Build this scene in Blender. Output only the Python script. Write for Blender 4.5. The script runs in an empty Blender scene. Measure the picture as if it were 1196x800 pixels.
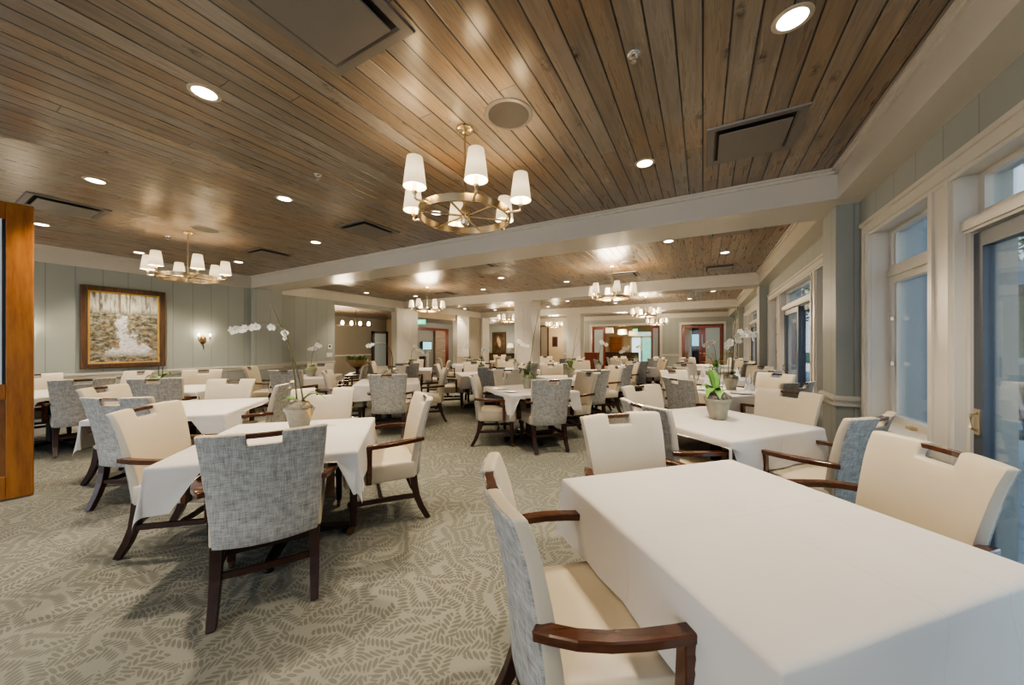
import bpy, bmesh, math, random
from mathutils import Vector, Matrix
random.seed(7)
PI = math.pi
sc = bpy.context.scene
COL = sc.collection

# ------------------------------------------------------------------ materials
class N:
    """tiny node helper"""
    def __init__(s, name):
        s.m = bpy.data.materials.new(name); s.m.use_nodes = True
        s.t = s.m.node_tree; s.n = s.t.nodes; s.l = s.t.links
        s.b = s.n['Principled BSDF']; s.out = s.n['Material Output']
    def new(s, typ, **kw):
        x = s.n.new(typ)
        for k, v in kw.items(): setattr(x, k, v)
        return x
    def put(s, sock, v):
        if isinstance(v, bpy.types.NodeSocket): s.l.new(v, sock)
        elif v is not None: sock.default_value = v
    def math(s, op, a, b=None, c=None, clamp=False):
        x = s.new('ShaderNodeMath', operation=op, use_clamp=clamp)
        s.put(x.inputs[0], a); s.put(x.inputs[1], b)
        if c is not None: s.put(x.inputs[2], c)
        return x.outputs[0]
    def vm(s, op, a, b=None):
        x = s.new('ShaderNodeVectorMath', operation=op)
        s.put(x.inputs[0], a); s.put(x.inputs[1], b)
        return x.outputs[0]
    def mix(s, f, a, b):
        x = s.new('ShaderNodeMix', data_type='RGBA')
        s.put(x.inputs[0], f); s.put(x.inputs[6], c4(a)); s.put(x.inputs[7], c4(b))
        return x.outputs[2]
    def coord(s, which='Object'):
        return s.new('ShaderNodeTexCoord').outputs[which]
    def sep(s, v):
        x = s.new('ShaderNodeSeparateXYZ'); s.put(x.inputs[0], v); return x.outputs
    def comb(s, x=0., y=0., z=0.):
        c = s.new('ShaderNodeCombineXYZ')
        for i, v in enumerate((x, y, z)): s.put(c.inputs[i], v)
        return c.outputs[0]
    def noise(s, vec, scale, detail=3., rough=.5):
        x = s.new('ShaderNodeTexNoise'); s.put(x.inputs['Vector'], vec)
        x.inputs['Scale'].default_value = scale; x.inputs['Detail'].default_value = detail
        x.inputs['Roughness'].default_value = rough
        return x.outputs['Fac']
    def voro(s, vec, scale, out='Distance', feat='F1'):
        x = s.new('ShaderNodeTexVoronoi', feature=feat); s.put(x.inputs['Vector'], vec)
        x.inputs['Scale'].default_value = scale
        return x if out is None else x.outputs[out]
    def white(s, v):
        x = s.new('ShaderNodeTexWhiteNoise', noise_dimensions='3D'); s.put(x.inputs['Vector'], v)
        return x.outputs
    def ramp(s, f, stops):
        x = s.new('ShaderNodeValToRGB'); s.put(x.inputs[0], f)
        e = x.color_ramp.elements
        while len(e) < len(stops): e.new(.5)
        for i, (p, c) in enumerate(stops): e[i].position = p; e[i].color = c4(c)
        return x.outputs[0]
    def mapr(s, v, a, b, c=0., d=1.):
        x = s.new('ShaderNodeMapRange'); s.put(x.inputs[0], v)
        for i, q in enumerate((a, b, c, d)): x.inputs[i+1].default_value = q
        return x.outputs[0]
    def bump(s, h, strength=.3, dist=.01):
        x = s.new('ShaderNodeBump'); s.put(x.inputs['Height'], h)
        x.inputs['Strength'].default_value = strength; x.inputs['Distance'].default_value = dist
        s.l.new(x.outputs[0], s.b.inputs['Normal'])
    def set(s, color=None, rough=None, metal=None, spec=None, **kw):
        if color is not None: s.put(s.b.inputs['Base Color'], c4(color))
        if rough is not None: s.put(s.b.inputs['Roughness'], rough)
        if metal is not None: s.put(s.b.inputs['Metallic'], metal)
        if spec is not None: s.put(s.b.inputs['Specular IOR Level'], spec)
        for k, v in kw.items(): s.put(s.b.inputs[k.replace('_', ' ')], v)
        return s.m
def c4(c):
    if isinstance(c, (tuple, list)) and len(c) == 3: return (c[0], c[1], c[2], 1.)
    return c

def plain(name, color, rough=.5, metal=0., spec=.5, var=.08, scale=14., emit=None, es=0., **kw):
    k = N(name); f = k.noise(k.coord(), scale, 3.)
    lo = tuple(v*(1-var) for v in color); hi = tuple(min(1, v*(1+var)) for v in color)
    m = k.set(k.mix(f, lo, hi), rough, metal, spec, **kw)
    if emit: k.set(Emission_Color=c4(emit), Emission_Strength=es)
    return m

def wood(name, dark, light, rough=.35, scale=9., axis=2, coat=0.):
    k = N(name); co = k.coord(); x, y, z = k.sep(co)
    v = [x, y, z]; v[axis] = k.math('MULTIPLY', v[axis], .12)
    p = k.comb(*v)
    f = k.noise(p, scale*3, 5., .6); g = k.noise(p, scale*14, 3.)
    f = k.math('ADD', k.math('MULTIPLY', f, .75), k.math('MULTIPLY', g, .25))
    m = k.set(k.ramp(f, [(.3, dark), (.7, light)]), rough, 0., .5)
    k.b.inputs['Coat Weight'].default_value = coat
    return m

def mat_ceiling():
    k = N('ceiling_planks'); co = k.coord(); x, y, z = k.sep(co)
    W = .124
    px = k.math('DIVIDE', x, W); pid = k.math('FLOOR', px); fr = k.math('FRACT', px)
    r1 = k.white(k.comb(pid, 3.1, 0.))['Value']
    ys = k.math('ADD', k.math('DIVIDE', y, 4.3), k.math('MULTIPLY', r1, 7.)); yid = k.math('FLOOR', ys); yf = k.math('FRACT', ys)
    r2 = k.white(k.comb(pid, yid, 1.7))['Value']; r3 = k.white(k.comb(pid, yid, 9.2))['Value']
    off = k.math('MULTIPLY', r2, 31.)
    gv = k.comb(k.math('ADD', k.math('MULTIPLY', x, 1.), off), k.math('ADD', k.math('MULTIPLY', y, .07), off), 0.)
    grain = k.noise(gv, 26., 6., .62)
    fine = k.noise(k.comb(x, k.math('MULTIPLY', y, .03), off), 90., 3.)
    warp = k.noise(k.comb(k.math('ADD', k.math('MULTIPLY', x, .5), off), k.math('MULTIPLY', y, .22), 0.), 9., 3.)
    g = k.math('ADD', k.math('MULTIPLY', grain, .68), k.math('ADD', k.math('MULTIPLY', fine, .15), k.math('MULTIPLY', warp, .2)))
    base = k.ramp(g, [(.28, (.11, .077, .05)), (.5, (.26, .19, .123)), (.64, (.33, .25, .168)), (.82, (.43, .34, .24))])
    # weathered grey wash by plank and warm amber stains in broad patches
    grey = k.ramp(g, [(.3, (.12, .106, .09)), (.55, (.285, .252, .212)), (.8, (.44, .395, .335))])
    base = k.mix(k.mapr(r2, .15, .95, 0., .75), base, grey)
    st = k.noise(co, .75, 2.); amb = k.ramp(g, [(.3, (.15, .078, .03)), (.55, (.34, .19, .08)), (.8, (.50, .31, .145))])
    am = k.math('MULTIPLY', k.mapr(st, .48, .68), k.mapr(r3, .1, .8, .25, .95))
    base = k.mix(am, base, amb)
    base = k.mix(k.math('MULTIPLY', r3, .48), base, (.075, .055, .04))
    # knots
    kv = k.comb(k.math('MULTIPLY', x, 1.), k.math('ADD', k.math('MULTIPLY', y, .45), off), 0.)
    kvo = k.voro(kv, 3.4, None); kvo.voronoi_dimensions = '2D'; kd = kvo.outputs['Distance']; kn = k.mapr(kd, .03, .11, 1., 0.)
    kn = k.math('MULTIPLY', kn, k.mapr(k.noise(co, 34., 2.), .35, .6))
    base = k.mix(k.math('MULTIPLY', kn, .85, clamp=True), base, (.03, .018, .010))
    e = k.math('ABSOLUTE', k.math('SUBTRACT', fr, .5)); gap = k.mapr(e, .447, .478)
    e2 = k.math('ABSOLUTE', k.math('SUBTRACT', yf, .5)); gap2 = k.math('MULTIPLY', k.mapr(e2, .4990, .4996), .7)
    gp = k.math('MAXIMUM', gap, gap2)
    col = k.mix(gp, base, (.010, .007, .005))
    rough = k.mapr(g, .3, .8, .34, .22)
    m = k.set(col, rough, 0., .55)
    k.bump(k.math('SUBTRACT', k.math('MULTIPLY', g, .12), gp), .55, .004)
    return m

def mat_carpet():
    k = N('carpet_leaf'); co = k.coord()
    nz = k.new('ShaderNodeTexNoise'); k.put(nz.inputs['Vector'], co); nz.inputs['Scale'].default_value = 3.2
    warp = k.vm('SUBTRACT', nz.outputs['Color'], (.5, .5, .5)); ws = k.new('ShaderNodeVectorMath', operation='SCALE')
    k.put(ws.inputs[0], warp); ws.inputs['Scale'].default_value = .12
    p0 = k.vm('ADD', co, ws.outputs[0])
    def fronds(scale, rnd, pitch):
        p = k.vm('ADD', p0, (rnd, rnd*.7, 0.))
        xx, yy, zz = k.sep(p); p = k.comb(xx, yy, 0.)
        vo = k.voro(p, scale, None); vo.voronoi_dimensions = '2D'
        cr = k.sep(vo.outputs['Color'])
        pos = k.vm('SUBTRACT', p, vo.outputs['Position'])
        lx, ly, lz = k.sep(pos)
        a = k.math('MULTIPLY', cr[0], 6.283)
        ca = k.math('COSINE', a); sa = k.math('SINE', a)
        u = k.math('ADD', k.math('MULTIPLY', lx, ca), k.math('MULTIPLY', ly, sa))
        v = k.math('SUBTRACT', k.math('MULTIPLY', ly, ca), k.math('MULTIPLY', lx, sa))
        bend = k.math('MULTIPLY', k.math('SUBTRACT', cr[1], .5), 3.6)
        v = k.math('ADD', v, k.math('MULTIPLY', k.math('MULTIPLY', u, u), bend))
        av = k.math('ABSOLUTE', v)
        side = k.math('MULTIPLY', k.math('SIGN', v), .25)
        t = k.math('ADD', k.math('DIVIDE', k.math('SUBTRACT', u, k.math('MULTIPLY', av, .6)), pitch), side)
        tf = k.math('ABSOLUTE', k.math('SUBTRACT', k.math('FRACT', t), .5))
        # leaflet: width profile along |v|
        s_ = k.mapr(av, .004, .050)
        prof = k.math('MULTIPLY', k.math('SQRT', k.math('MULTIPLY', s_, k.math('SUBTRACT', 1., s_))), .80)
        return k.mapr(k.math('SUBTRACT', prof, tf), -.04, .06)
    l1 = k.math('MAXIMUM', fronds(9.5, 0., .025), 0.)
    leaf = l1
    xx, yy, zz = k.sep(co)
    tuft = k.noise(co, 420., 2.); big = k.noise(co, .9, 3.)
    ground = k.mix(tuft, (.165, .162, .135), (.30, .292, .243))
    dark = k.mix(tuft, (.082, .078, .063), (.155, .148, .12))
    col = k.mix(k.math('MULTIPLY', leaf, .85), ground, dark)
    col = k.mix(k.mapr(big, .35, .7, 0., .35), col, (.19, .197, .178))
    m = k.set(col, .95, 0., .1)
    k.bump(tuft, .5, .004)
    return m

def mat_wall(name, base, groove=.305, rough=.45, depth=.35):
    k = N(name); co = k.coord(); x, y, z = k.sep(co)
    f = k.math('FRACT', k.math('DIVIDE', k.math('ADD', x, y), groove))
    e = k.math('ABSOLUTE', k.math('SUBTRACT', f, .5)); w = .004/groove
    g = k.mapr(e, .5-2.2*w, .5-.6*w)
    n = k.noise(co, 2.2, 3.)
    c = k.mix(n, tuple(v*.94 for v in base), tuple(v*1.05 for v in base))
    c = k.mix(k.math('MULTIPLY', g, depth), c, tuple(v*.32 for v in base))
    m = k.set(c, rough, 0., .4); k.bump(k.math('SUBTRACT', 0., g), .4, .004)
    return m

def mat_tweed(name, a, b):
    k = N(name); co = k.coord(); x, y, z = k.sep(co)
    h = k.noise(k.comb(k.math('MULTIPLY', x, 14.), y, k.math('MULTIPLY', z, 190.)), 1.6, 3.)
    v = k.noise(k.comb(k.math('MULTIPLY', x, 190.), y, k.math('MULTIPLY', z, 14.)), 1.6, 3.)
    f = k.math('ADD', k.math('MULTIPLY', h, .5), k.math('MULTIPLY', v, .5))
    bl = k.noise(co, 26., 3.); f = k.math('ADD', k.math('MULTIPLY', f, .75), k.math('MULTIPLY', bl, .25))
    m = k.set(k.ramp(f, [(.36, a), (.62, b)]), .85, 0., .2); k.bump(f, .35, .003)
    return m

def mat_cloth():
    k = N('table_linen'); co = k.coord(); x, y, z = k.sep(co)
    big = k.noise(co, 3.5, 3.); fine = k.noise(co, 350., 2.)
    def crease(v, at):
        d = k.math('ABSOLUTE', k.math('SUBTRACT', v, at))
        return k.mapr(d, 0., .007, 1., 0.)
    cr = k.math('ADD', crease(x, .02), crease(y, -.01)); cr = k.math('ADD', cr, crease(x, .30))
    col = k.mix(big, (.55, .51, .465), (.62, .585, .54))
    m = k.set(col, .8, 0., .2)
    h = k.math('ADD', k.math('MULTIPLY', cr, .55), k.math('ADD', k.math('MULTIPLY', big, .6), k.math('MULTIPLY', fine, .03)))
    k.bump(h, .28, .012)
    return m

def mat_glass(name='window_glass', tint=(.93, .97, .98)):
    k = N(name); k.n.remove(k.b)
    tr = k.new('ShaderNodeBsdfTransparent'); tr.inputs[0].default_value = c4(tint)
    gl = k.new('ShaderNodeBsdfGlossy'); gl.inputs['Roughness'].default_value = .02
    fr = k.new('ShaderNodeFresnel'); fr.inputs[0].default_value = 1.45
    f = k.math('MULTIPLY', fr.outputs[0], .75)
    mx = k.new('ShaderNodeMixShader'); k.put(mx.inputs[0], f)
    k.l.new(tr.outputs[0], mx.inputs[1]); k.l.new(gl.outputs[0], mx.inputs[2])
    k.l.new(mx.outputs[0], k.out.inputs[0])
    return k.m

def mat_frost(name='frosted_glass'):
    k = N(name); f = k.noise(k.coord(), 30., 3.)
    return k.set(k.mix(f, (.27, .31, .30), (.39, .43, .41)), .35, 0., .5, Emission_Color=(.5, .58, .56, 1), Emission_Strength=.05)

def mat_landscape():
    """waterfall in a winter wood, painted; local x across, z up, both 0..1 (Generated)"""
    k = N('stream_painting'); g = k.coord('Generated'); x, y, z = k.sep(g)
    p = k.comb(x, k.math('MULTIPLY', z, 1.), 0.)
    n1 = k.noise(p, 6., 6., .65); n2 = k.noise(k.comb(x, k.math('MULTIPLY', z, 2.2), 3.), 11., 6., .7)
    n3 = k.noise(k.comb(k.math('MULTIPLY', x, 8.), k.math('MULTIPLY', z, 1.6), 7.), 2.6, 5., .7)
    ground = k.ramp(n2, [(.34, (.02, .017, .012)), (.45, (.10, .085, .055)), (.55, (.25, .245, .18)), (.68, (.47, .46, .39))])
    rust = k.ramp(n1, [(.4, (.22, .08, .03)), (.65, (.46, .27, .12))])
    ground = k.mix(k.math('MULTIPLY', k.mapr(n1, .5, .66), k.mapr(z, .65, .1, .2, .75)), ground, rust)
    sky = k.ramp(n3, [(.36, (.10, .09, .07)), (.46, (.36, .35, .29)), (.6, (.55, .54, .46))])
    trunk1 = k.mapr(k.math('ABSOLUTE', k.math('SUBTRACT', x, k.math('ADD', .44, k.math('MULTIPLY', z, -.03)))), .012, .03, 1., 0.)
    trunk2 = k.mapr(k.math('ABSOLUTE', k.math('SUBTRACT', x, k.math('ADD', .545, k.math('MULTIPLY', z, .02)))), .005, .014, 1., 0.)
    trunk3 = k.mapr(k.math('ABSOLUTE', k.math('SUBTRACT', x, .14)), .004, .012, 1., 0.)
    tr = k.math('MAXIMUM', trunk1, k.math('MAXIMUM', trunk2, trunk3))
    sky = k.mix(k.math('MULTIPLY', tr, .8), sky, (.10, .055, .035))
    hz = k.mapr(k.math('ADD', z, k.math('MULTIPLY', n1, .12)), .76, .84)
    col = k.mix(hz, ground, sky)
    # stream : narrow at top, widening to a pool
    cx = k.math('ADD', .50, k.math('MULTIPLY', k.math('SINE', k.math('MULTIPLY', z, 9.)), .07))
    cx = k.math('ADD', cx, k.math('MULTIPLY', z, .06))
    wd = k.math('ADD', .02, k.math('MULTIPLY', k.math('POWER', k.math('SUBTRACT', 1.02, z, clamp=True), 5.), .62))
    d = k.math('SUBTRACT', k.math('ABSOLUTE', k.math('SUBTRACT', x, cx)), wd)
    d = k.math('ADD', d, k.math('ADD', k.math('MULTIPLY', k.math('SUBTRACT', n2, .5), .55), k.math('MULTIPLY', k.math('SUBTRACT', n1, .5), .75)))
    wm = k.math('MULTIPLY', k.mapr(d, .02, -.03), k.mapr(z, .74, .68))
    wm = k.math('MULTIPLY', wm, k.mapr(z, .07, .16))
    wat = k.ramp(k.noise(k.comb(x, k.math('MULTIPLY', z, 3.), 5.), 15., 5., .7), [(.35, (.36, .34, .36)), (.6, (.80, .79, .77))])
    col = k.mix(wm, col, wat)
    return k.set(col, .45, 0., .4)

def mat_portrait():
    k = N('dark_figure_painting'); g = k.coord('Generated'); x, y, z = k.sep(g)
    n = k.noise(g, 5., 5., .65)
    bg = k.ramp(n, [(.35, (.015, .010, .006)), (.7, (.16, .10, .035))])
    d = k.math('ADD', k.math('POWER', k.math('DIVIDE', k.math('SUBTRACT', x, k.math('ADD', .5, k.math('MULTIPLY', k.math('SUBTRACT', .6, z), .3))), .17), 2.),
               k.math('POWER', k.math('DIVIDE', k.math('SUBTRACT', z, .58), .3), 2.))
    d = k.math('ADD', d, k.math('MULTIPLY', k.math('SUBTRACT', n, .5), 2.))
    return k.set(k.mix(k.mapr(d, 1., .4), bg, (.50, .33, .22)), .5, 0., .4)

def mat_deck():
    k = N('deck_boards'); co = k.coord(); x, y, z = k.sep(co)
    f = k.math('FRACT', k.math('DIVIDE', x, .14)); e = k.math('ABSOLUTE', k.math('SUBTRACT', f, .5))
    n = k.noise(k.comb(k.math('MULTIPLY', x, 5.), y, 0.), 4., 4.)
    return k.set(k.mix(k.mapr(e, .46, .49), k.mix(n, (.42, .45, .47), (.60, .62, .63)), (.08, .09, .1)), .7, 0., .3)

def mat_leaf(name, a, b, scale=18., rough=.4):
    k = N(name); f = k.noise(k.coord(), scale, 3.)
    return k.set(k.mix(f, a, b), rough, 0., .4)

M = dict(
  ceil=mat_ceiling(), carpet=mat_carpet(),
  wall=mat_wall('panelled_wall_paint', (.31, .328, .298)),
  wallr=mat_wall('window_wall_paint', (.28, .292, .265), .31),
  wallplain=mat_wall('grey_paint', (.30, .305, .275), 50., .5, 0.),
  taupe=mat_wall('taupe_paint', (.27, .235, .185), 50., .6, 0.),
  beige=mat_wall('beige_paint', (.46, .37, .26), 50., .6, 0.),
  trim=plain('cream_trim_paint', (.52, .485, .42), .28, var=.03, scale=3.),
  cream=plain('cream_leather', (.53, .455, .34), .42, var=.05, scale=9.),
  seatcream=plain('seat_cream_leather', (.53, .455, .34), .42, var=.05, scale=9.),
  tweed=mat_tweed('grey_tweed', (.20, .19, .17), (.50, .48, .44)),
  mahog=wood('dark_mahogany', (.012, .004, .003), (.045, .014, .008), .38, 8., 2, .1),
  armwood=wood('mahogany_arm', (.03, .010, .005), (.12, .04, .016), .22, 8., 1, .4),
  redwood=wood('red_mahogany', (.12, .02, .012), (.26, .05, .028), .3, 6., 2, .3),
  pine=wood('amber_pine', (.17, .055, .012), (.38, .155, .035), .3, 5., 2, .35),
  pinepan=wood('pine_panel', (.12, .048, .016), (.27, .115, .035), .35, 5., 2, .2),
  pedestal=plain('black_brown_metal', (.02, .016, .014), .4, .3),
  cloth=mat_cloth(), napkin=plain('white_napkin', (.72, .71, .70), .8, var=.03),
  brass=plain('antique_brass', (.62, .50, .32), .26, .95, var=.08, scale=30.),
  darkbrass=plain('dark_bronze', (.17, .11, .055), .35, .8, var=.15, scale=30.),
  chrome=plain('steel', (.55, .53, .5), .25, .9),
  shade=None, bulb=plain('lit_bulb', (1, .9, .7), .5, emit=(1., .87, .66), es=22.),
  led=plain('lit_downlight_lens', (1, .93, .8), .5, emit=(1., .90, .72), es=9.),
  canring=plain('bronze_ring', (.50, .43, .33), .4, .3),
  vent=plain('bronze_vent', (.165, .145, .125), .38, .1, var=.05),
  ventdark=plain('vent_gap', (.012, .01, .008), .8),
  grille=plain('speaker_grille', (.04, .033, .026), .6, var=.15, scale=200.),
  glass=mat_glass(), wine=mat_glass('wine_glass', (.985, .985, .985)), frost=mat_frost(),
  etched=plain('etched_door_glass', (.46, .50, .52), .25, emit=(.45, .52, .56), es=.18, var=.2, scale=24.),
  blackframe=plain('dark_aluminium', (.075, .085, .10), .4, .3),
  landscape=mat_landscape(), portrait=mat_portrait(),
  frame=wood('walnut_frame', (.035, .018, .008), (.13, .065, .028), .4, 8., 2),
  gilt=plain('gilt_liner', (.55, .33, .10), .35, .7, var=.15),
  pot=plain('stoneware_pot', (.30, .285, .225), .5, var=.25, scale=24.),
  soil=mat_leaf('moss_and_bark', (.10, .085, .065), (.33, .29, .23), 60., .9),
  moss=mat_leaf('pale_moss', (.17, .19, .08), (.38, .38, .20), 60., .9),
  leaf=mat_leaf('orchid_leaf', (.05, .12, .025), (.15, .27, .06)),
  leafbright=mat_leaf('bright_orchid_leaf', (.08, .22, .04), (.25, .43, .10)),
  leafdark=mat_leaf('dark_leaf', (.02, .05, .015), (.07, .13, .045)),
  leafdry=mat_leaf('yellow_dry_leaf', (.40, .22, .04), (.60, .38, .12)),
  stem=mat_leaf('orchid_stem', (.05, .04, .02), (.15, .14, .06), 60.),
  petal=plain('white_petal', (.82, .80, .75), .5, var=.05), lip=plain('orchid_lip', (.62, .55, .18), .5),
  orange=plain('orange_petal', (.66, .27, .05), .5, var=.3), bowl=plain('tan_ceramic_bowl', (.42, .27, .12), .35, var=.2),
  plate=plain('white_china', (.72, .70, .66), .2, var=.02),
  vaseglass=plain('clear_grey_vase', (.30, .34, .32), .15, var=.2),
  green_exit=plain('lit_exit_sign', (.05, .45, .22), .4, emit=(.05, .6, .28), es=1.2),
  exit_txt=plain('exit_lettering', (.8, .9, .85), .4, emit=(.7, 1., .8), es=1.),
  screen=plain('lit_screen', (.3, .6, .7), .3, emit=(.28, .60, .68), es=.8, var=.4, scale=6.),
  black=plain('black_plastic', (.012, .012, .014), .35),
  sky_panel=plain('distant_foliage', (.18, .42, .30), .7, var=.5, scale=5.),
  deck=mat_deck(), exwall=plain('slate_siding', (.36, .365, .37), .6, var=.1), exroof=plain('dark_roof', (.2, .215, .24), .7),
  exwhite=plain('white_rail', (.66, .68, .70), .5), exdark=plain('dark_outdoor_metal', (.03, .035, .045), .5),
  foliage=mat_leaf('tree_foliage', (.03, .07, .02), (.13, .22, .07), 8., .7), bark=mat_leaf('bark', (.06, .045, .03), (.15, .12, .09), 10., .9),
  stone=mat_tweed('fieldstone', (.20, .15, .11), (.45, .36, .27)),
)
def mat_shade(name, es, drum=False):
    k = N(name); lw = k.new('ShaderNodeLayerWeight'); lw.inputs[0].default_value = .35
    x, y, z = k.sep(k.coord('Generated'))
    g = k.math('MULTIPLY', k.math('SUBTRACT', 1., k.math('MULTIPLY', k.math('ABSOLUTE', k.math('SUBTRACT', z, .5)), .9)), es)
    f = k.noise(k.coord(), 60., 2.)
    k.set(k.mix(f, (.52, .46, .36), (.60, .54, .43)), .8, 0., .1)
    k.put(k.b.inputs['Emission Color'], (1., .76, .44, 1)); k.put(k.b.inputs['Emission Strength'], g)
    return k.m
M['shade'] = mat_shade('lit_fabric_shade', 1.05)
M['drum'] = mat_shade('lit_drum_shade', 1.0)

# ------------------------------------------------------------------ mesh helpers
class MB:
    def __init__(s): s.v = []; s.f = []
    def add(s, vs, fs, mat=None):
        o = len(s.v)
        s.v += [tuple(mat @ Vector(p)) if mat else tuple(p) for p in vs]
        s.f += [tuple(i+o for i in q) for q in fs]; return s
    def box(s, x0, x1, y0, y1, z0, z1, mat=None):
        vs = [(x, y, z) for z in (z0, z1) for y in (y0, y1) for x in (x0, x1)]
        return s.add(vs, [(0,2,3,1), (4,5,7,6), (0,1,5,4), (2,6,7,3), (0,4,6,2), (1,3,7,5)], mat)
    def hexa(s, bottom, top):
        """two 4-loops (ccw from above)"""
        return s.add(list(bottom)+list(top), [(3,2,1,0), (4,5,6,7), (0,1,5,4), (1,2,6,5), (2,3,7,6), (3,0,4,7)])
    def lathe(s, prof, n=16, c=(0,0,0), cap=True, mat=None):
        vs = []; fs = []
        for r, z in prof:
            for i in range(n):
                a = 2*PI*i/n; vs.append((c[0]+r*math.cos(a), c[1]+r*math.sin(a), c[2]+z))
        for j in range(len(prof)-1):
            for i in range(n):
                k = (i+1) % n; fs.append((j*n+i, j*n+k, (j+1)*n+k, (j+1)*n+i))
        if cap:
            if prof[0][0] > 1e-5: fs.append(tuple(range(n))[::-1])
            if prof[-1][0] > 1e-5: fs.append(tuple((len(prof)-1)*n+i for i in range(n)))
        return s.add(vs, fs, mat)
    def sweep(s, pts, sec, up=Vector((0,0,1)), scale=None, closed=False):
        """sec: list of (a,b) in (side, up) axes"""
        pts = [Vector(p) for p in pts]; n = len(pts); m = len(sec); vs = []; fs = []
        for i, p in enumerate(pts):
            if closed: t = pts[(i+1) % n]-pts[i-1]
            else: t = pts[min(i+1, n-1)]-pts[max(i-1, 0)]
            t = t.normalized() if t.length > 1e-9 else Vector((0,1,0))
            u = up
            if abs(t.dot(u)) > .98: u = Vector((0,1,0)) if abs(t.y) < .9 else Vector((1,0,0))
            sd = t.cross(u).normalized(); u2 = sd.cross(t).normalized()
            k = scale[i] if scale else 1.
            for a, b in sec: vs.append(p+sd*a*k+u2*b*k)
        for i in range(n if closed else n-1):
            j = (i+1) % n
            for q in range(m):
                w = (q+1) % m; fs.append((i*m+q, i*m+w, j*m+w, j*m+q))
        if not closed:
            fs.append(tuple(range(m))[::-1]); fs.append(tuple((n-1)*m+q for q in range(m)))
        return s.add(vs, fs)
    def tube(s, pts, r, n=8, scale=None, closed=False):
        return s.sweep(pts, [(r*math.cos(2*PI*i/n), r*math.sin(2*PI*i/n)) for i in range(n)], scale=scale, closed=closed)
    def ball(s, c, r, n=10, sz=1., squash=(1,1)):
        prof = [(r*math.sin(PI*j/(n//2+1)) if 0 < j < n//2+1 else 0.0001, -r*sz*math.cos(PI*j/(n//2+1))) for j in range(n//2+2)]
        return s.lathe(prof, n, c, False)
    def mesh(s, name, mat, smooth=False, bevel=0, seg=2, ang=40):
        me = bpy.data.meshes.new(name); me.from_pydata(s.v, [], s.f)
        bm = bmesh.new(); bm.from_mesh(me)
        bmesh.ops.recalc_face_normals(bm, faces=bm.faces)
        if bevel:
            ed = [e for e in bm.edges if len(e.link_faces) == 2 and e.calc_face_angle(0) > math.radians(ang)]
            bmesh.ops.bevel(bm, geom=ed, offset=bevel, segments=seg, affect='EDGES', profile=.5, clamp_overlap=True)
        if smooth:
            for f in bm.faces: f.smooth = True
            for e in bm.edges:
                if len(e.link_faces) == 2 and e.calc_face_angle(0) > math.radians(50): e.smooth = False
        bm.to_mesh(me); bm.free(); me.materials.append(mat); return me
    def build(s, name, mat, parent=None, loc=None, **kw):
        o = bpy.data.objects.new(name, s.mesh(name, mat, **kw)); COL.objects.link(o)
        if parent: o.parent = parent
        if loc: o.location = loc
        return o

def thing(name, label, cat, loc=(0,0,0), rz=0., group=None):
    o = bpy.data.objects.new(name, None); COL.objects.link(o); o.empty_display_size = .1
    o.location = loc; o.rotation_euler = (0, 0, rz); o['label'] = label; o['category'] = cat
    if group: o['group'] = group
    return o
def tag(o, label, cat, group=None):
    o['label'] = label; o['category'] = cat
    if group: o['group'] = group
    return o
def struct(mb, name, mat, **kw):
    o = mb.build(name, mat, **kw); o['kind'] = 'structure'; return o
def dup(root, loc, rz, label, group=None):
    r = root.copy(); COL.objects.link(r); r.location = loc; r.rotation_euler = (0, 0, rz); r['label'] = label
    if group: r['group'] = group
    elif 'group' in r.keys(): pass
    for ch in list(root.children):
        c = ch.copy(); COL.objects.link(c); c.parent = r
        for g in list(ch.children):
            d = g.copy(); COL.objects.link(d); d.parent = c
    return r
class Proto:
    """first use moves the prototype itself, later uses copy it"""
    def __init__(s, root): s.root = root; s.used = False
    def place(s, loc, rz, label, group=None):
        if not s.used:
            s.used = True; s.root.location = loc; s.root.rotation_euler = (0,0,rz); s.root['label'] = label
            if group: s.root['group'] = group
            return s.root
        return dup(s.root, loc, rz, label, group)

# ------------------------------------------------------------------ room shell
H = 3.0; SOF = 2.734
BAYS = [(-4.0, 4.15), (4.77, 9.25), (9.87, 14.35), (14.97, 19.45)]
XR = 1.265; XL1 = -9.2; XL2 = -9.65; YF = 19.45
struct(MB().box(-15.2, 1.5, -4.2, 26.5, -.06, 0.), 'floor', M['carpet'])
mb = MB()
for i, (a, b) in enumerate(BAYS): mb.box((XL1 if i == 0 else XL2)-.05, 1.2, a-.02, b+.02, H, H+.06)
struct(mb, 'ceiling', M['ceil'])
tn = 0
def trim(mb, mat=None, **kw):
    global tn; tn += 1
    return struct(mb, 'trim_%d' % tn, mat or M['trim'], **kw)
# cross beams with small crown moulding
def crown(mb, x0, x1, y0, y1):
    """moulding around the inside of a coffer"""
    for (a, b, c) in ((.05, .018, 0), (.026, .040, .018)):
        z1 = H-(.0 if c == 0 else .018); z0 = z1-(.018 if c == 0 else .026)
        mb.box(x0, x1, y0-.001, y0+a, z0, z1); mb.box(x0, x1, y1-a, y1+.001, z0, z1)
        mb.box(x0-.001, x0+a, y0, y1, z0, z1); mb.box(x1-a, x1+.001, y0, y1, z0, z1)
for i in range(3):
    y0 = BAYS[i][1]; y1 = BAYS[i+1][0]
    trim(MB().box(XL2-.1, XR+.03, y0, y1, SOF, H+.02))
mb = MB().box(1.062, XR+.2, -4, YF, SOF+.001, H+.02); trim(mb)
mb = MB().box(XL1-.2, XL1+.015, -4, 4.15, SOF+.001, H+.02); trim(mb)
mb = MB().box(XL2-.25, XL2+.015, 4.77, YF+.2, SOF+.001, H+.02); trim(mb)
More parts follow.
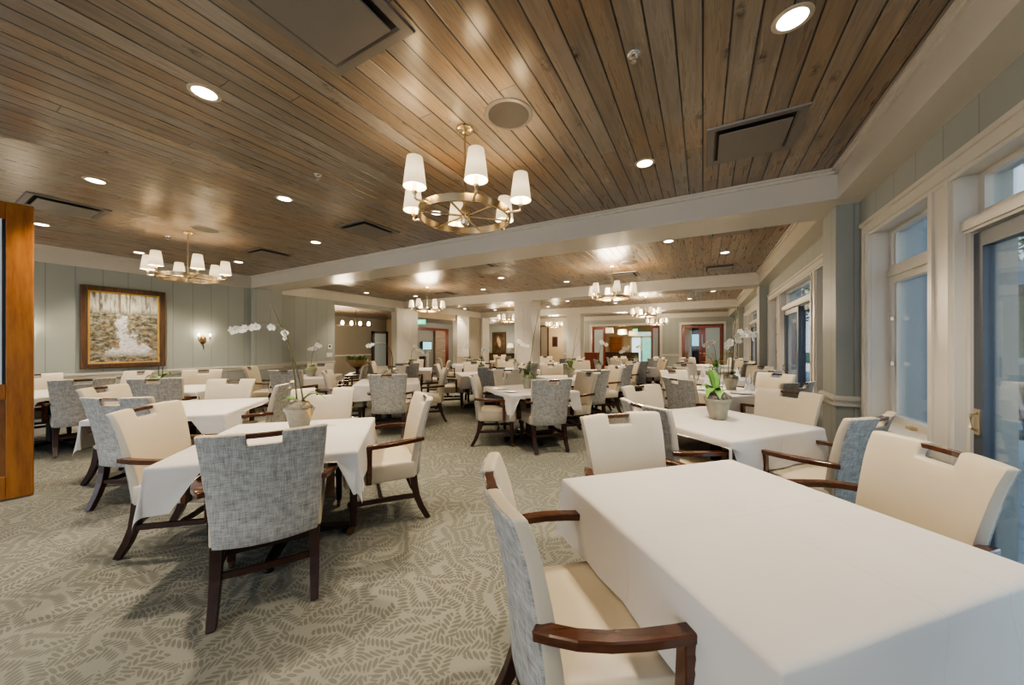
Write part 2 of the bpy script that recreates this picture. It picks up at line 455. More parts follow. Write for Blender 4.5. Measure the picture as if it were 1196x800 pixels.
mb = MB().box(XL2-2.6, XR+.03, YF-.03, YF+.3, SOF+.05, H+.02); trim(mb)
for i, (a, b) in enumerate(BAYS):
    mb = MB(); crown(mb, (XL1 if i == 0 else XL2)+.015, 1.062, a, b); trim(mb)

# left wall
wl = struct(MB().box(XL1-.12, XL1, -4.05, 4.15, 0, SOF+.01), 'wall_left', M['wall'])
struct(MB().box(XL2-.1, XL1+.12, 4.15, 4.77, 0, SOF), 'wall_left.001', M['wall'])
struct(MB().box(XL2-.12, XL2, 4.77, 6.55, 0, SOF+.01), 'wall_left.002', M['wall'])
struct(MB().box(XL2-.12, XL2, 6.55, 8.85, 2.60, SOF+.01), 'wall_left.003', M['wallplain'])
def column(x0, x1, y0, y1, z1=SOF, wallmat='trim'):
    mb = MB().box(x0, x1, y0, y1, 0, z1)
    mb.box(x0-.025, x1+.025, y0-.025, y1+.025, 0, .16)
    mb.box(x0-.02, x1+.02, y0-.02, y1+.02, z1-.22, z1-.19); mb.box(x0-.03, x1+.03, y0-.03, y1+.03, z1-.03, z1)
    for k in range(1, 4):
        xx = x0+(x1-x0)*k/4; mb.box(xx-.006, xx+.006, y0-.006, y0, .9, z1-.24)
        yy = y0+(y1-y0)*k/4; mb.box(x1, x1+.006, yy-.006, yy+.006, .9, z1-.24)
    return trim(mb)
column(XL2-.15, XL2+.12, 8.85, 9.87)
column(-5.01, -4.42, 9.27, 9.85)
column(-5.2, -4.58, 14.37, 14.95)
column(XL2-.15, XL2+.1, 12.35, 13.2)
column(XL2-.15, XL2+.1, 14.35, 14.95)
struct(MB().box(XL2-.12, XL2, 13.2, 14.4, 0, SOF), 'wall_left.004', M['taupe'])
struct(MB().box(XL2-.12, XL2, 9.87, 12.35, 2.48, SOF+.01), 'wall_left.005', M['beige'])
struct(MB().box(XR, 1.47, -4., -.36, 0, H), 'wall_right', M['wallr'])
# chair rails and baseboards
def rail(x0, x1, y0, y1, ax):
    mb = MB()
    d = {'+x': (0, 1, 0, 0), '-x': (-1, 0, 0, 0), '-y': (0, 0, -1, 0)}[ax]
    for pr, za, zb in ((.018, .845, .90), (.034, .90, .925), (.022, .925, .94)):
        mb.box(x0+d[0]*pr, x1+d[1]*pr, y0+d[2]*pr, y1+d[3]*pr, za, zb)
    return trim(mb)
rail(XL1, XL1, -1.6, 4.15, '+x'); rail(XL1+.12, XL1+.12, 4.13, 4.79, '+x'); rail(XL2, XL2, 4.77, 6.55, '+x')
rail(XL1, XL1+.15, 4.15, 4.15, '-y')
struct(MB().box(XL1, XL1+.02, -1.6, 4.15, 0, .15), 'baseboard_left', M['trim'])
struct(MB().box(XL2, XL2+.02, 4.77, 6.55, 0, .15), 'baseboard_left.001', M['trim'])

# far wall (with a wide opening to the bar and a doorway to the right)
struct(MB().box(-7.2, -5.55, YF, YF+.15, 0, 2.9), 'wall_far', M['wall'])
struct(MB().box(-5.55, -1.95, YF, YF+.15, 2.52, 2.9), 'wall_far.001', M['wallplain'])
struct(MB().box(-1.95, -.95, YF, YF+.15, 0, 2.9), 'wall_far.002', M['wall'])
struct(MB().box(-.95, .87, YF, YF+.15, 2.42, 2.9), 'wall_far.003', M['wallplain'])
struct(MB().box(.87, 1.5, YF, YF+.15, 0, 2.9), 'wall_far.004', M['wall'])
struct(MB().box(-9.8, -7.2, YF, YF+.15, 0, 2.9), 'wall_far.005', M['beige'])
rail(-1.93, -.98, YF, YF, '-y'); rail(-7.2, -5.6, YF, YF, '-y')
def casing(x0, x1, zt, y):
    mb = MB()
    for a, b in ((x0-.1, x0), (x1, x1+.1)): mb.box(a, b, y-.03, y, 0, zt)
    mb.box(x0-.1, x1+.1, y-.03, y, zt, zt+.12); trim(mb)
casing(-5.55, -1.95, 2.44, YF); casing(-.95, .87, 2.42, YF)

# left annexe rooms seen through the openings
struct(MB().box(-15.2, XL2-.12, 3.5, 21.5, 2.78, 2.84), 'ceiling.001', M['ceil'])
struct(MB().box(-15.1, -15.0, 3.5, 13.7, 0, 2.8), 'wall_annexe', M['taupe'])
struct(MB().box(-15.1, -14.6, 13.2, 14.3, 0, 2.8), 'wall_annexe.001', M['beige'])
struct(MB().box(-15.1, -15.0, 14.3, 21.5, 0, 2.8), 'wall_annexe.002', M['wallplain'])
struct(MB().box(-15.1, -9.8, 21.4, 21.5, 0, 2.8), 'wall_annexe.003', M['wall'])
struct(MB().box(-15.1, XL2-.1, 3.4, 3.5, 0, 2.8), 'wall_annexe.004', M['taupe'])
struct(MB().box(-15.0, -14.97, 3.5, 13.2, .87, .94), 'trim_90', M['trim'])

# bar room behind the far wall
struct(MB().box(-7.0, 1.5, 25.6, 25.7, 0, 2.9), 'wall_bar', M['beige'])
struct(MB().box(-7.1, -7.0, YF+.15, 25.7, 0, 2.9), 'wall_bar.001', M['beige'])
struct(MB().box(-.6, -.5, YF+.15, 25.7, 0, 2.9), 'wall_bar.002', M['taupe'])
struct(MB().box(-7.1, 1.5, YF+.15, 25.7, 2.9, 2.96), 'ceiling.002', M['beige'])
struct(MB().box(1.2, 1.3, YF+.15, 25.7, 0, 2.9), 'wall_bar.003', M['taupe'])

# right wall : pier, window and door bays
def right_bay(idx, yN):
    XG = 1.405; X1 = 1.47
    a, b = yN-.09, yN-.96; c = yN-1.23; d = yN-3.31; e = yN-3.58; f = yN-4.45; g = yN-4.54
    w = bpy.data.objects.new('window_%d' % idx, None); COL.objects.link(w); w['kind'] = 'structure'
    mb = MB()
    # wall above, below
    wall = struct(MB().box(XR, X1, g, yN, 2.40, H), 'wall_right' if idx == 1 else 'wall_right.%03d' % (idx*2), M['wallr'])
    mb.box(1.235, XR, g-.02, yN+.02, 2.385, 2.46); mb.box(1.22, XR, g-.03, yN+.03, 2.455, 2.485); mb.box(1.245, XR, g, yN, 2.36, 2.39)
    for y0, y1 in ((a, yN), (g, f)):
        mb.box(1.24, XR-.003, y0, y1, 0, 2.40); mb.box(1.228, 1.245, y0+.05 if y1 == yN else y0, y1 if y1 == yN else y1-.05, 0, 2.40)
    mb.box(XR-.002, X1, a, yN, 0, 2.4); mb.box(XR-.002, X1, g, f, 0, 2.4)
    for y0, y1 in ((c, b), (e, d)):
        mb.box(1.255, X1, y0, y1, 0, 2.40)
        mb.box(1.243, 1.256, y0+.03, y0+.075, 0, 2.40); mb.box(1.243, 1.256, y1-.075, y1-.03, 0, 2.40)
    mb.box(XR, X1, f, a, 2.37, 2.41)
    mb.build('casing', M['trim'], w)
    fr = MB(); gl = MB(); sill = MB()
    for k, (y0, y1) in enumerate(((b, a), (f, e))):
        sill.box(1.20, X1, y0-.02, y1+.02, .755, .79); sill.box(1.25, X1, y0, y1, 0, .76)
        for (z0, z1, sw) in ((.79, 1.985, .055), (2.03, 2.39, .045)):
            for (p0, p1) in ((y0, y0+sw), (y1-sw, y1)): fr.box(XG-.035, XG+.035, p0, p1, z0, z1)
            fr.box(XG-.035, XG+.035, y0+sw, y1-sw, z0, z0+sw); fr.box(XG-.035, XG+.035, y0+sw, y1-sw, z1-sw, z1)
            # stepped inner bead
            for (p0, p1) in ((y0+sw, y0+sw+.02), (y1-sw-.02, y1-sw)): fr.box(XG-.015, XG+.02, p0, p1, z0+sw, z1-sw)
            p = MB().box(XG-.003, XG+.003, y0+sw*.5, y1-sw*.5, z0+.02, z1-.02)
            p.build('pane', M['glass'], w)
        fr.box(XG-.05, X1-.003, y0, y1, 1.984, 2.031)
    fr.build('sash', M['trim'], w); sill.build('sill', M['trim'], w)
    lk = MB()
    for y in (a-.065,):
        for z in (1.25, 1.62): lk.box(XG-.05, XG-.03, y-.012, y+.006, z, z+.03)
    lk.tube([(XG-.06, b+.45, .80), (XG-.07, b+.40, .815), (XG-.075, b+.34, .812)], .008); lk.box(XG-.07, XG-.03, b+.42, b+.50, .79, .81)
    lk.build('crank_and_latches', M['brass'], w)
    # door + transom
    dr = bpy.data.objects.new('door_%d' % idx, None); COL.objects.link(dr); dr['kind'] = 'structure'
    df = MB()
    df.box(1.29, X1, d, c, 2.04, 2.12); df.box(1.275, 1.30, d, c, 2.055, 2.105)
    df.box(1.30, X1, c-.035, c, 0, 2.04); df.box(1.30, X1, d, d+.035, 0, 2.04)
    for (p0, p1) in ((d, d+.05), (c-.05, c)): df.box(XG-.06, XG, p0, p1, 2.12, 2.37)
    df.box(XG-.06, XG, d+.05, c-.05, 2.12, 2.16); df.box(XG-.06, XG, d+.05, c-.05, 2.34, 2.37)
    df.build('door_frame', M['trim'], dr)
    MB().box(XG-.033, XG-.027, d+.03, c-.03, 2.14, 2.36).build('pane', M['glass'], dr)
    mid = (c+d)/2
    for k, (y0, y1, xx) in enumerate(((mid-.05, c-.035, 1.335), (d+.035, mid+.05, 1.39))):
        lf = MB()
        for (p0, p1) in ((y0, y0+.07), (y1-.07, y1)): lf.box(xx-.022, xx+.022, p0, p1, .02, 2.03)
        lf.box(xx-.022, xx+.022, y0+.07, y1-.07, .02, .13); lf.box(xx-.022, xx+.022, y0+.07, y1-.07, 1.95, 2.03)
        p = lf.build('sliding_panel', M['blackframe'] if True else M['trim'], dr)
        MB().box(xx-.003, xx+.003, y0+.06, y1-.06, .12, 1.96).build('pane', M['glass'], p)
        if k == 0:
            h = MB().box(xx-.03, xx-.022, y1-.055, y1-.018, .93, 1.07); h.tube([(xx-.03, y1-.036, .95), (xx-.05, y1-.036, .965), (xx-.05, y1-.036, 1.035), (xx-.03, y1-.036, 1.05)], .007)
            h.build('handle', M['brass'], p)
    MB().box(1.27, X1, d, c, 0, .02).build('threshold', M['chrome'], dr)
for i in range(4): right_bay(i+1, 4.18+5.1*i)
for i in range(4):
    y0 = 4.18+5.1*i; y1 = y0+.56 if i < 3 else YF
    struct(MB().box(XR, 1.47, y0, y1, 0, H), 'wall_right.%03d' % (i*2+1), M['wallr'])
    if i < 3:
        struct(MB().box(1.10, XR+.01, y0+.17, y0+.58, 0, SOF), 'wall_right.%03d' % (20+i), M['wallr'])
        mb = MB()
        for pr, za, zb in ((.018, .845, .90), (.034, .90, .925), (.022, .925, .94)): mb.box(1.10-pr, XR, y0+.17-pr, y0+.58+pr, za, zb)
        trim(mb)
        mb = MB().box(1.08, XR, y0+.15, y0+.60, 0, .15); struct(mb, 'baseboard_right' if i == 0 else 'baseboard_right.%03d' % i, M['trim'])

# ------------------------------------------------------------------ chair
def make_chair():
    t = thing('dining_chair', '', 'chair', group='upholstered dining chairs')
    Z0, Z1, NZ = .36, .975, .905
    def prm(z):
        s = (z-Z0)/(Z1-Z0)
        y = -.248-.115*s**1.5-.012*max(0, s-.85)/.15; w = .242+.046*s; th = .062-.018*s
        return y, w, th
    zs = [.36, .44, .54, .64, .74, .84, NZ, .94, Z1]
    xs = [-1, -.72, -.45, -.272, 0, .272, .45, .72, 1]
    def panel(off0, off1, inset, z_lo, z_hi_in):
        vs = {}; mbp = MB(); idx = {}
        def vid(i, j, l):
            if (i, j, l) not in idx:
                z = zs[j]; y, w, th = prm(z)
                zz = z
                if j == 0: zz = z+z_lo
                x = xs[i]*(w-inset); crv = .052*(xs[i]**2)
                if j == len(zs)-1: zz = z-inset-.010*(1-abs(xs[i])**2)*0
                yy = y+crv-(off0 if l == 0 else off1(th))
                idx[(i, j, l)] = len(mbp.v); mbp.v.append((x, yy, zz))
            return idx[(i, j, l)]
        ni, nj = len(xs)-1, len(zs)-1
        solid = lambda i, j: 0 <= i < ni and 0 <= j < nj and not (j >= nj-2 and i in (3, 4))
        for i in range(ni):
            for j in range(nj):
                if not solid(i, j): continue
                mbp.f.append((vid(i,j,0), vid(i+1,j,0), vid(i+1,j+1,0), vid(i,j+1,0)))
                mbp.f.append((vid(i,j,1), vid(i,j+1,1), vid(i+1,j+1,1), vid(i+1,j,1)))
                for (di, dj, p, q) in ((-1,0,(i,j+1),(i,j)), (1,0,(i+1,j),(i+1,j+1)), (0,-1,(i,j),(i+1,j)), (0,1,(i+1,j+1),(i,j+1))):
                    if not solid(i+di, j+dj): mbp.f.append((vid(*p,0), vid(*q,0), vid(*q,1), vid(*p,1)))
        return mbp
    panel(0., lambda th: th, 0., 0., 0).build('backrest', M['cream'], t, smooth=True, bevel=.012, seg=2, ang=55)
    bp = panel(.0425, lambda th: th+.008, .006, 0., 0)
    # lay the back sheet just behind the cushion
    bp2 = MB(); bp2.v = []
    o = panel(0., lambda th: th-.004, .005, -.0, 0); o2 = panel(0., lambda th: th+.007, .005, 0., 0)
    # front layer of sheet = back layer of o
    for k, (p, q) in enumerate(zip(o.v, o2.v)): pass
    sheet = MB(); sheet.v = list(o2.v); sheet.f = list(o2.f)
    # pull layer-0 vertices back to just inside the cushion's rear face
    back = {}
    import itertools
    n_pairs = {}
    for v in range(len(sheet.v)):
        x, y, z = sheet.v[v]
        yy, w, th = prm(min(max(z, Z0), Z1)); 
        crv = .052*((x/max(w-.005, .01))**2)
        if abs(y-(yy+crv)) < .004: sheet.v[v] = (x, yy+crv-th+.005, z)
    b = sheet.build('back_panel', M['tweed'], t, smooth=True, bevel=.003, seg=1, ang=55); b['label'] = 'grey tweed outer back'
    # handle rail in the notch
    y, w, th = prm(.955)
    h = MB().sweep([(-.088, y-th*.5+.004, .956), (-.04, y-th*.5-.002, .956), (.04, y-th*.5-.002, .956), (.088, y-th*.5+.004, .956)],
                   [(-.017, -.011), (.017, -.011), (.017, .011), (-.017, .011)])
    h.build('handle_rail', M['armwood'], t, bevel=.003, seg=1)
    # seat
    s = MB()
    nx, ny = 8, 8; top = []
    for j in range(ny+1):
        for i in range(nx+1):
            fx = i/nx*2-1; fy = j/ny; wy = .255+.035*fy
            yy = -.25+.52*fy+.018*(1-fx*fx)*fy
            zz = .492+.014*(1-fx**4)*(1-(2*fy-1)**4)
            s.v.append((fx*wy, yy, zz))
    for j in range(ny):
        for i in range(nx): s.f.append((j*(nx+1)+i, j*(nx+1)+i+1, (j+1)*(nx+1)+i+1, (j+1)*(nx+1)+i))
    ring = [i for i in range(nx+1)]+[(j*(nx+1)+nx) for j in range(1, ny+1)]+[(ny*(nx+1)+i) for i in range(nx-1, -1, -1)]+[j*(nx+1) for j in range(ny-1, 0, -1)]
    base = len(s.v)
    for r in ring: x, yy, zz = s.v[r]; s.v.append((x, yy, .355))
    m = len(ring)
    for q in range(m): s.f.append((ring[q], base+q, base+(q+1) % m, ring[(q+1) % m]))
    s.f.append(tuple(base+q for q in range(m)))
    s.build('seat', M['seatcream'], t, smooth=True, bevel=.018, seg=2, ang=60)
    # arms
    for sx in (-1, 1):
        pts = [(.262, -.30, .665), (.285, -.262, .668), (.312, -.20, .668), (.327, -.12, .665), (.330, -.03, .660), (.326, .06, .655), (.322, .118, .652)]
        a = MB().sweep([(sx*x, y, z) for x, y, z in pts], [(-.023, -.015), (.023, -.015), (.023, .015), (-.023, .015)])
        x0, x1 = (sx*.304, sx*.342) if sx > 0 else (sx*.342, sx*.304)
        a.hexa([(x0-(.022*sx if sx > 0 else 0), .085, .38), (x1-(.022*sx if sx < 0 else 0)-.0, .085, .38), (x1-(.022*sx if sx < 0 else 0), .122, .38), (x0-(.022*sx if sx > 0 else 0), .122, .38)],
               [(x0, .082, .664), (x1, .082, .664), (x1, .124, .664), (x0, .124, .664)])
        a.build('arm', M['armwood'], t, bevel=.004, seg=1)
    # legs
    for sx in (-1, 1):
        x = sx*.235; w0, w1 = .027, .020
        f = MB().hexa([(x-w1, .21-w1, .055), (x+w1, .21-w1, .055), (x+w1, .21+w1, .055), (x-w1, .21+w1, .055)],
                      [(x-w0, .205-w0, .37), (x+w0, .205-w0, .37), (x+w0, .205+w0, .37), (x-w0, .205+w0, .37)])
        fo = f.build('leg', M['mahog'], t, bevel=.004, seg=1)
        c = MB().lathe([(.010, -.012), (.026, -.012), (.028, 0), (.026, .012), (.010, .012)], 12, mat=Matrix.Translation((x, .225, .028)) @ Matrix.Rotation(PI/2, 4, 'Y'))
        c.box(x-.014, x+.014, .198, .222, .030, .058); c.build('caster', M['darkbrass'], fo)
        x = sx*.222
        pts = [(x, -.232, .37), (x, -.240, .29), (x, -.258, .20), (x, -.292, .11), (x, -.335, .03), (x, -.352, 0.)]
        r = MB().sweep(pts, [(-.024, -.024), (.024, -.024), (.024, .024), (-.024, .024)], up=Vector((0, 1, 0)), scale=[1.12, 1.1, 1.03, .95, .88, .85])
        for q in range(len(r.v)): r.v[q] = (r.v[q][0], r.v[q][1], max(r.v[q][2], 0.))
        r.build('leg', M['mahog'], t, bevel=.003, seg=1)
        MB().hexa([(sx*.232-.011, -.26, .188), (sx*.232+.011, -.26, .188), (sx*.232+.011, .20, .198), (sx*.232-.011, .20, .198)],
                  [(sx*.232-.011, -.26, .222), (sx*.232+.011, -.26, .222), (sx*.232+.011, .20, .230), (sx*.232-.011, .20, .230)]).build('stretcher', M['mahog'], t)
    MB().sweep([(-.222, -.252, .215), (-.12, -.275, .222), (0, -.283, .225), (.12, -.275, .222), (.222, -.252, .215)],
               [(-.011, -.016), (.011, -.016), (.011, .016), (-.011, .016)]).build('stretcher', M['mahog'], t)
    MB().box(-.232, .232, .0, .024, .192, .224).build('stretcher', M['mahog'], t)
    return t

# ------------------------------------------------------------------ tables
TS = .53; TZ = .758; DROP = .265
def make_table():
    t = thing('dining_table', '', 'table', group='square pedestal dining tables')
    MB().box(-.52, .52, -.52, .52, .722, .745).build('tabletop', M['mahog'], t)
    MB().lathe([(.055, .07), (.05, .12), (.045, .55), (.06, .68), (.13, .70), (.13, .722)], 16).build('column', M['pedestal'], t, smooth=True)
    for k in range(4):
        a = k*PI/2; r = Matrix.Rotation(a, 4, 'Z')
        b = MB().add([(.04, -.035, .045), (.04, .035, .045), (.40, .028, .03), (.40, -.028, .03), (.04, -.035, .095), (.04, .035, .095), (.40, .028, .062), (.40, -.028, .062)],
                     [(3,2,1,0), (4,5,6,7), (0,1,5,4), (1,2,6,5), (2,3,7,6), (3,0,4,7)], r)
        b.lathe([(.03, 0), (.03, .02), (.012, .025), (.012, .035)], 10, mat=r @ Matrix.Translation((.375, 0, 0)))
        b.build('foot', M['pedestal'], t, bevel=.004, seg=1)
    return t
def cloth_mesh(seed, chairs, drop=DROP):
    """chairs: (dx,dy,facing) in cloth-local coordinates; the hem is lifted where it lies on chair arms"""
    rnd = random.Random(seed); ph = [rnd.uniform(0, 6.28) for _ in range(8)]
    inner = [-.523, -.515, -.42, -.28, -.14, 0, .14, .28, .42, .515, .523]
    over = [.004, .012, .03, .06, .10, .14, .18, .22, drop]
    cs = [-(TS+o) for o in over[::-1]]+inner+[TS+o for o in over]
    n = len(cs); V = []
    for b in cs:
        for a in cs:
            ox = max(abs(a)-TS, 0); oy = max(abs(b)-TS, 0); sx = 1 if a > 0 else -1; sy = 1 if b > 0 else -1
            x = max(-TS, min(TS, a)); y = max(-TS, min(TS, b)); z = TZ
            if ox == 0 and oy == 0:
                e = max(abs(a), abs(b)); z = TZ-(.004 if e > .52 else (.001 if e > .51 else 0))
            else:
                r = math.hypot(ox, oy); phi = math.atan2(oy, ox)
                s2 = math.sin(2*phi)**2
                ripple = .010*math.sin(9*(a*sy+b*sx)+ph[0])+.008*math.sin(17*(a-b)+ph[1])
                out = r*(.05+.07*s2)+(ripple*min(1, r/.15) if min(ox, oy) == 0 else ripple*.3*min(1, r/.15))+min(r, .01)*.6
                x += sx*out*math.cos(phi); y += sy*out*math.sin(phi)
                z = TZ-.004-r*(.975-.10*s2)
                z -= .006*math.sin(7*(a+b)+ph[2])*min(1, r/.2)
                for (cx, cy, fa) in chairs:
                    dx, dy = x-cx, y-cy
                    ly = dx*math.cos(fa)+dy*math.sin(fa); lx = dx*math.sin(fa)-dy*math.cos(fa)
                    deep = 0
                    for q in (-.325, .325):
                        ax = cx+math.cos(fa)*.12+math.sin(fa)*q; ay = cy+math.sin(fa)*.12-math.cos(fa)*q
                        deep = max(deep, TS-max(abs(ax), abs(ay)))
                    if deep > .09 and abs(lx) < .40 and -.30 < ly < .165:
                        z = max(z, .702)
                    elif abs(lx) < .30 and -.30 < ly < .30: z = max(z, .515)
            V.append((x, y, z))
    m = MB(); m.v = V
    for j in range(n-1):
        for i in range(n-1): m.f.append((j*n+i, j*n+i+1, (j+1)*n+i+1, (j+1)*n+i))
    return m

chairP = Proto(make_chair()); tableP = Proto(make_table())
R = math.radians
# key: x, y, rotation, phrase, chairs [(side angle, distance, twist, phrase or None)]
TABLES = [
 ('A', 0.14, 1.64, 45, 'the bare right foreground table',
   [(222.4, 0.616, -4.4, 'in the foreground left of'), (130.5, 0.539, 6.2, 'facing the camera across'), (48.8, 0.638, -29.8, 'by the window right of')]),
 ('B', -2.65, 1.44, 45, 'the left foreground orchid table',
   [(320.5, 0.44, 7.8, 'back to the camera before'), (205.4, 0.675, 13.4, 'front to the camera left of'), (64.2, 0.644, -10.2, 'side-on at the right of'), (134.4, 0.686, 1.6, 'half hidden behind')]),
 ('C', .1, 3.57, 50, 'the table with the bright green-leaved pot',
   [(244, 0.577, -20, 'turned away at the left of'), (330.3, 0.645, -7.3, 'near the window, right of'), (45, 0.566, 5, 'warm-lit on the window side of'), (148, 0.47, 0, 'facing the camera behind')]),
 ('D', .25, 5.95, 45, 'the wine-glass table beside the windows',
   [(244, 0.68, -20, 'turned away on the aisle side of'), (318, .66, 0, 'turned away before'), (45, .70, 0, 'on the window side of'), (135, .66, 0, 'behind')]),
 ('E', -2.3, 4.72, 53, 'the centre table with one bare orchid stem',
   [(230, 0.5, -22, 'side-on at the left of'), (322, 0.42, -6, 'back to the camera before'), (48, .66, 0, 'at the right of'), (137, .70, 0, 'facing the camera behind')]),
 ('F', -5.0, 4.45, 45, 'the left aisle table with arching stem',
   [(322, 0.76, -15, 'back to the camera before'), (225, .66, 0, 'at the left of'), (45, .66, 0, 'by the aisle right of'), (135, .66, 0, 'behind')]),
 ('G', -4.8, 1.6, 45, 'the bare table behind the left foreground table',
   [(305, 0.4, -4, 'back to the camera before'), (200, 0.61, 23, 'at the left of'), (138, 0.45, -14, 'square to the camera behind'), (61, 0.515, -15, 'side-on at the right of')]),
 ('H', -7.0, 2.15, 45, 'the mossy-pot table below the waterfall painting',
   [(335, 0.4, -15, 'back to the camera before'), (142, .66, 0, 'against the wall behind')]),
 ('I', -7.95, 1.15, 20, 'the table beside the open pine door',
   [(20, 0.55, -30, 'back to the camera before'), (182, .62, 0, 'cream front showing behind'), (110, .66, 0, 'under the painting, right of'), (290, .64, 0, 'just showing past the door at')]),
 ('J', -7.25, 4.35, 45, 'the left wall table with small white orchid',
   [(315, 0.9, -12, 'back to the camera before'), (225, .72, 0, 'at the left of'), (135, .62, 0, 'top only showing behind'), (45, .74, 0, 'side-lit at the right of')]),
 ('K', -4.45, 6.65, 45, 'the two-bloom orchid table behind the centre table',
   [(215, .66, 0, 'by the aisle left of'), (315, .68, 0, 'back to the camera before'), (45, .66, 0, 'at the right of'), (135, .66, 0, 'behind')]),
 ('L', -2.36, 6.75, 45, 'the small leafy pot table behind the centre table',
   [(315, .66, 0, 'warm-lit back before'), (40, .66, 0, 'seen side-on right of'), (135, .66, 0, 'behind'), (225, .66, 0, 'left of')]),
 ('M', -6.95, 6.95, 40, 'the glass-vase orchid table beside the left archway',
   [(310, .66, 0, 'back to the camera before'), (40, .66, 0, 'by the aisle right of'), (220, .66, 0, 'left of'), (130, .66, 0, 'behind')]),
 ('N', -2.3, 8.75, 45, 'the third table of the middle row',
   [(315, .66, 0, 'warm-lit before'), (45, .66, 0, 'side-on right of'), (225, .66, 0, 'left of'), (135, .66, 0, 'behind')]),
 ('O', .3, 8.2, 42, 'the orange flower table near the windows',
   [(222, .66, 0, 'turned away left of'), (312, .68, 0, 'back to the camera before'), (42, .66, 0, 'on the window side of'), (132, .66, 0, 'behind')]),
 ('P', -1.9, 10.75, 45, 'the table before the bar opening',
   [(290, .66, 0, 'pale blue back before'), (30, .66, 0, 'right of'), (205, .66, 0, 'left of'), (120, .66, 0, 'behind')]),
 ('Q', -4.5, 8.4, 45, 'the tall orchid table by the white column',
   [(315, .66, 0, 'back to the camera before'), (225, .66, 0, 'side-on left of'), (45, .66, 0, 'right of'), (135, .66, 0, 'behind')]),
 ('R', -6.9, 9.6, 45, 'the table before the fireplace archway',
   [(315, .66, 0, 'back to the camera before'), (225, .66, 0, 'left of'), (45, .66, 0, 'right of'), (135, .66, 0, 'behind')]),
 ('S', .3, 10.6, 45, 'the table before the red door',
   [(225, .66, 0, 'on the aisle side of'), (315, .66, 0, 'back to the camera before'), (45, .66, 0, 'on the window side of'), (135, .66, 0, 'behind')]),
 ('T', -4.6, 11.6, 45, 'the table behind the white column',
   [(315, .66, 0, 'back to the camera before'), (225, .66, 0, 'left of'), (45, .66, 0, 'right of'), (135, .66, 0, 'behind')]),
 ('U', -2.1, 13.0, 45, 'the table nearest the mahogany sideboard',
   [(315, .66, 0, 'back to the camera before'), (225, .66, 0, 'left of'), (45, .66, 0, 'right of'), (135, .66, 0, 'behind')]),
 ('V', .25, 13.0, 45, 'the farthest table by the windows',
   [(315, .66, 0, 'back to the camera before'), (225, .66, 0, 'left of'), (45, .66, 0, 'right of'), (135, .66, 0, 'behind')]),
 ('W', -7.0, 12.2, 45, 'the table before the lamps and dark painting',
   [(315, .66, 0, 'back to the camera before'), (225, .66, 0, 'left of'), (45, .66, 0, 'right of'), (135, .66, 0, 'behind')]),
]
TPOS = {}
for n, (key, tx, ty, rot, ph, chairs) in enumerate(TABLES):
    TPOS[key] = (tx, ty, R(rot), ph)
    tableP.place((tx, ty, 0), R(rot), 'dark pedestal table under the cloth, '+ph)
    loc = []
    for (ang, d, tw, cph) in chairs:
        cx, cy = tx+d*math.cos(R(ang)), ty+d*math.sin(R(ang)); fa = R(ang+180+tw)
        chairP.place((cx, cy, 0), fa-PI/2, ('grey-backed dining chair ' if ('back' in cph or 'away' in cph) else 'cream-fronted dining chair ')+cph+' '+ph)
        dx, dy = cx-tx, cy-ty; c_, s_ = math.cos(-R(rot)), math.sin(-R(rot))
        loc.append((dx*c_-dy*s_, dx*s_+dy*c_, fa-R(rot)))
    o = cloth_mesh(n, loc).build('tablecloth', M['cloth'], loc=(tx, ty, 0), smooth=True)
    o.rotation_euler = (0, 0, R(rot)); tag(o, 'white square tablecloth on '+ph, 'tablecloth', 'white tablecloths')

# ------------------------------------------------------------------ plants
def bez(p0, p1, p2, p3, n=12):
    P = [Vector(p) for p in (p0, p1, p2, p3)]
    return [((1-t)**3*P[0]+3*(1-t)**2*t*P[1]+3*(1-t)*t*t*P[2]+t**3*P[3]) for t in [i/(n-1) for i in range(n)]]
def blade(mb, base, ang, L, W, lift, droop, n=8):
    """strap leaf rising from base, arching over"""
    d = Vector((math.cos(ang), math.sin(ang), 0)); sd = Vector((-d.y, d.x, 0)); o = len(mb.v)
    for i in range(n+1):
        t = i/n; c = Vector(base)+d*L*t+Vector((0, 0, lift*math.sin(min(1, t*1.1)*PI*.5)-droop*t*t))
        w = W*math.sin(PI*(.12+.88*t)**.8)*.5+.002
        if i == n: w = .003
        for q, dz in ((-1, .25), (0, 0), (1, .25)): mb.v.append(tuple(c+sd*w*q+Vector((0, 0, w*dz))))
    for i in range(n):
        for q in range(2): mb.f.append((o+i*3+q, o+i*3+q+1, o+i*3+q+4, o+i*3+q+3))
def flower_mesh(s=1.):
    mb = MB()
    def petal(a, L, W, cup):
        o = len(mb.v); d = Vector((0, math.cos(a), math.sin(a))); sd = Vector((0, -d.z, d.y))
        for i in range(5):
            t = i/4; c = d*L*t*s+Vector((cup*t*t*s, 0, 0)); w = W*math.sin(PI*(.1+.86*t))**.7*.5*s
            mb.v += [tuple(c-sd*w), tuple(c+Vector((-.1*w, 0, 0))), tuple(c+sd*w)]
        for i in range(4):
            for q in range(2): mb.f.append((o+i*3+q, o+i*3+q+1, o+i*3+q+4, o+i*3+q+3))
    for a, L, W in ((0., .048, .058), (PI, .048, .058), (PI/2, .046, .036), (PI*1.28, .044, .032), (PI*1.72, .044, .032)): petal(a, L, W, .010)
    return mb
FM = flower_mesh().mesh('flower', M['petal'], smooth=True)
LM = MB().lathe([(.003, 0), (.009, .006), (.007, .016), (.001, .024)], 8, mat=Matrix.Rotation(PI/2, 4, 'Y')).mesh('lip', M['lip'], smooth=True)
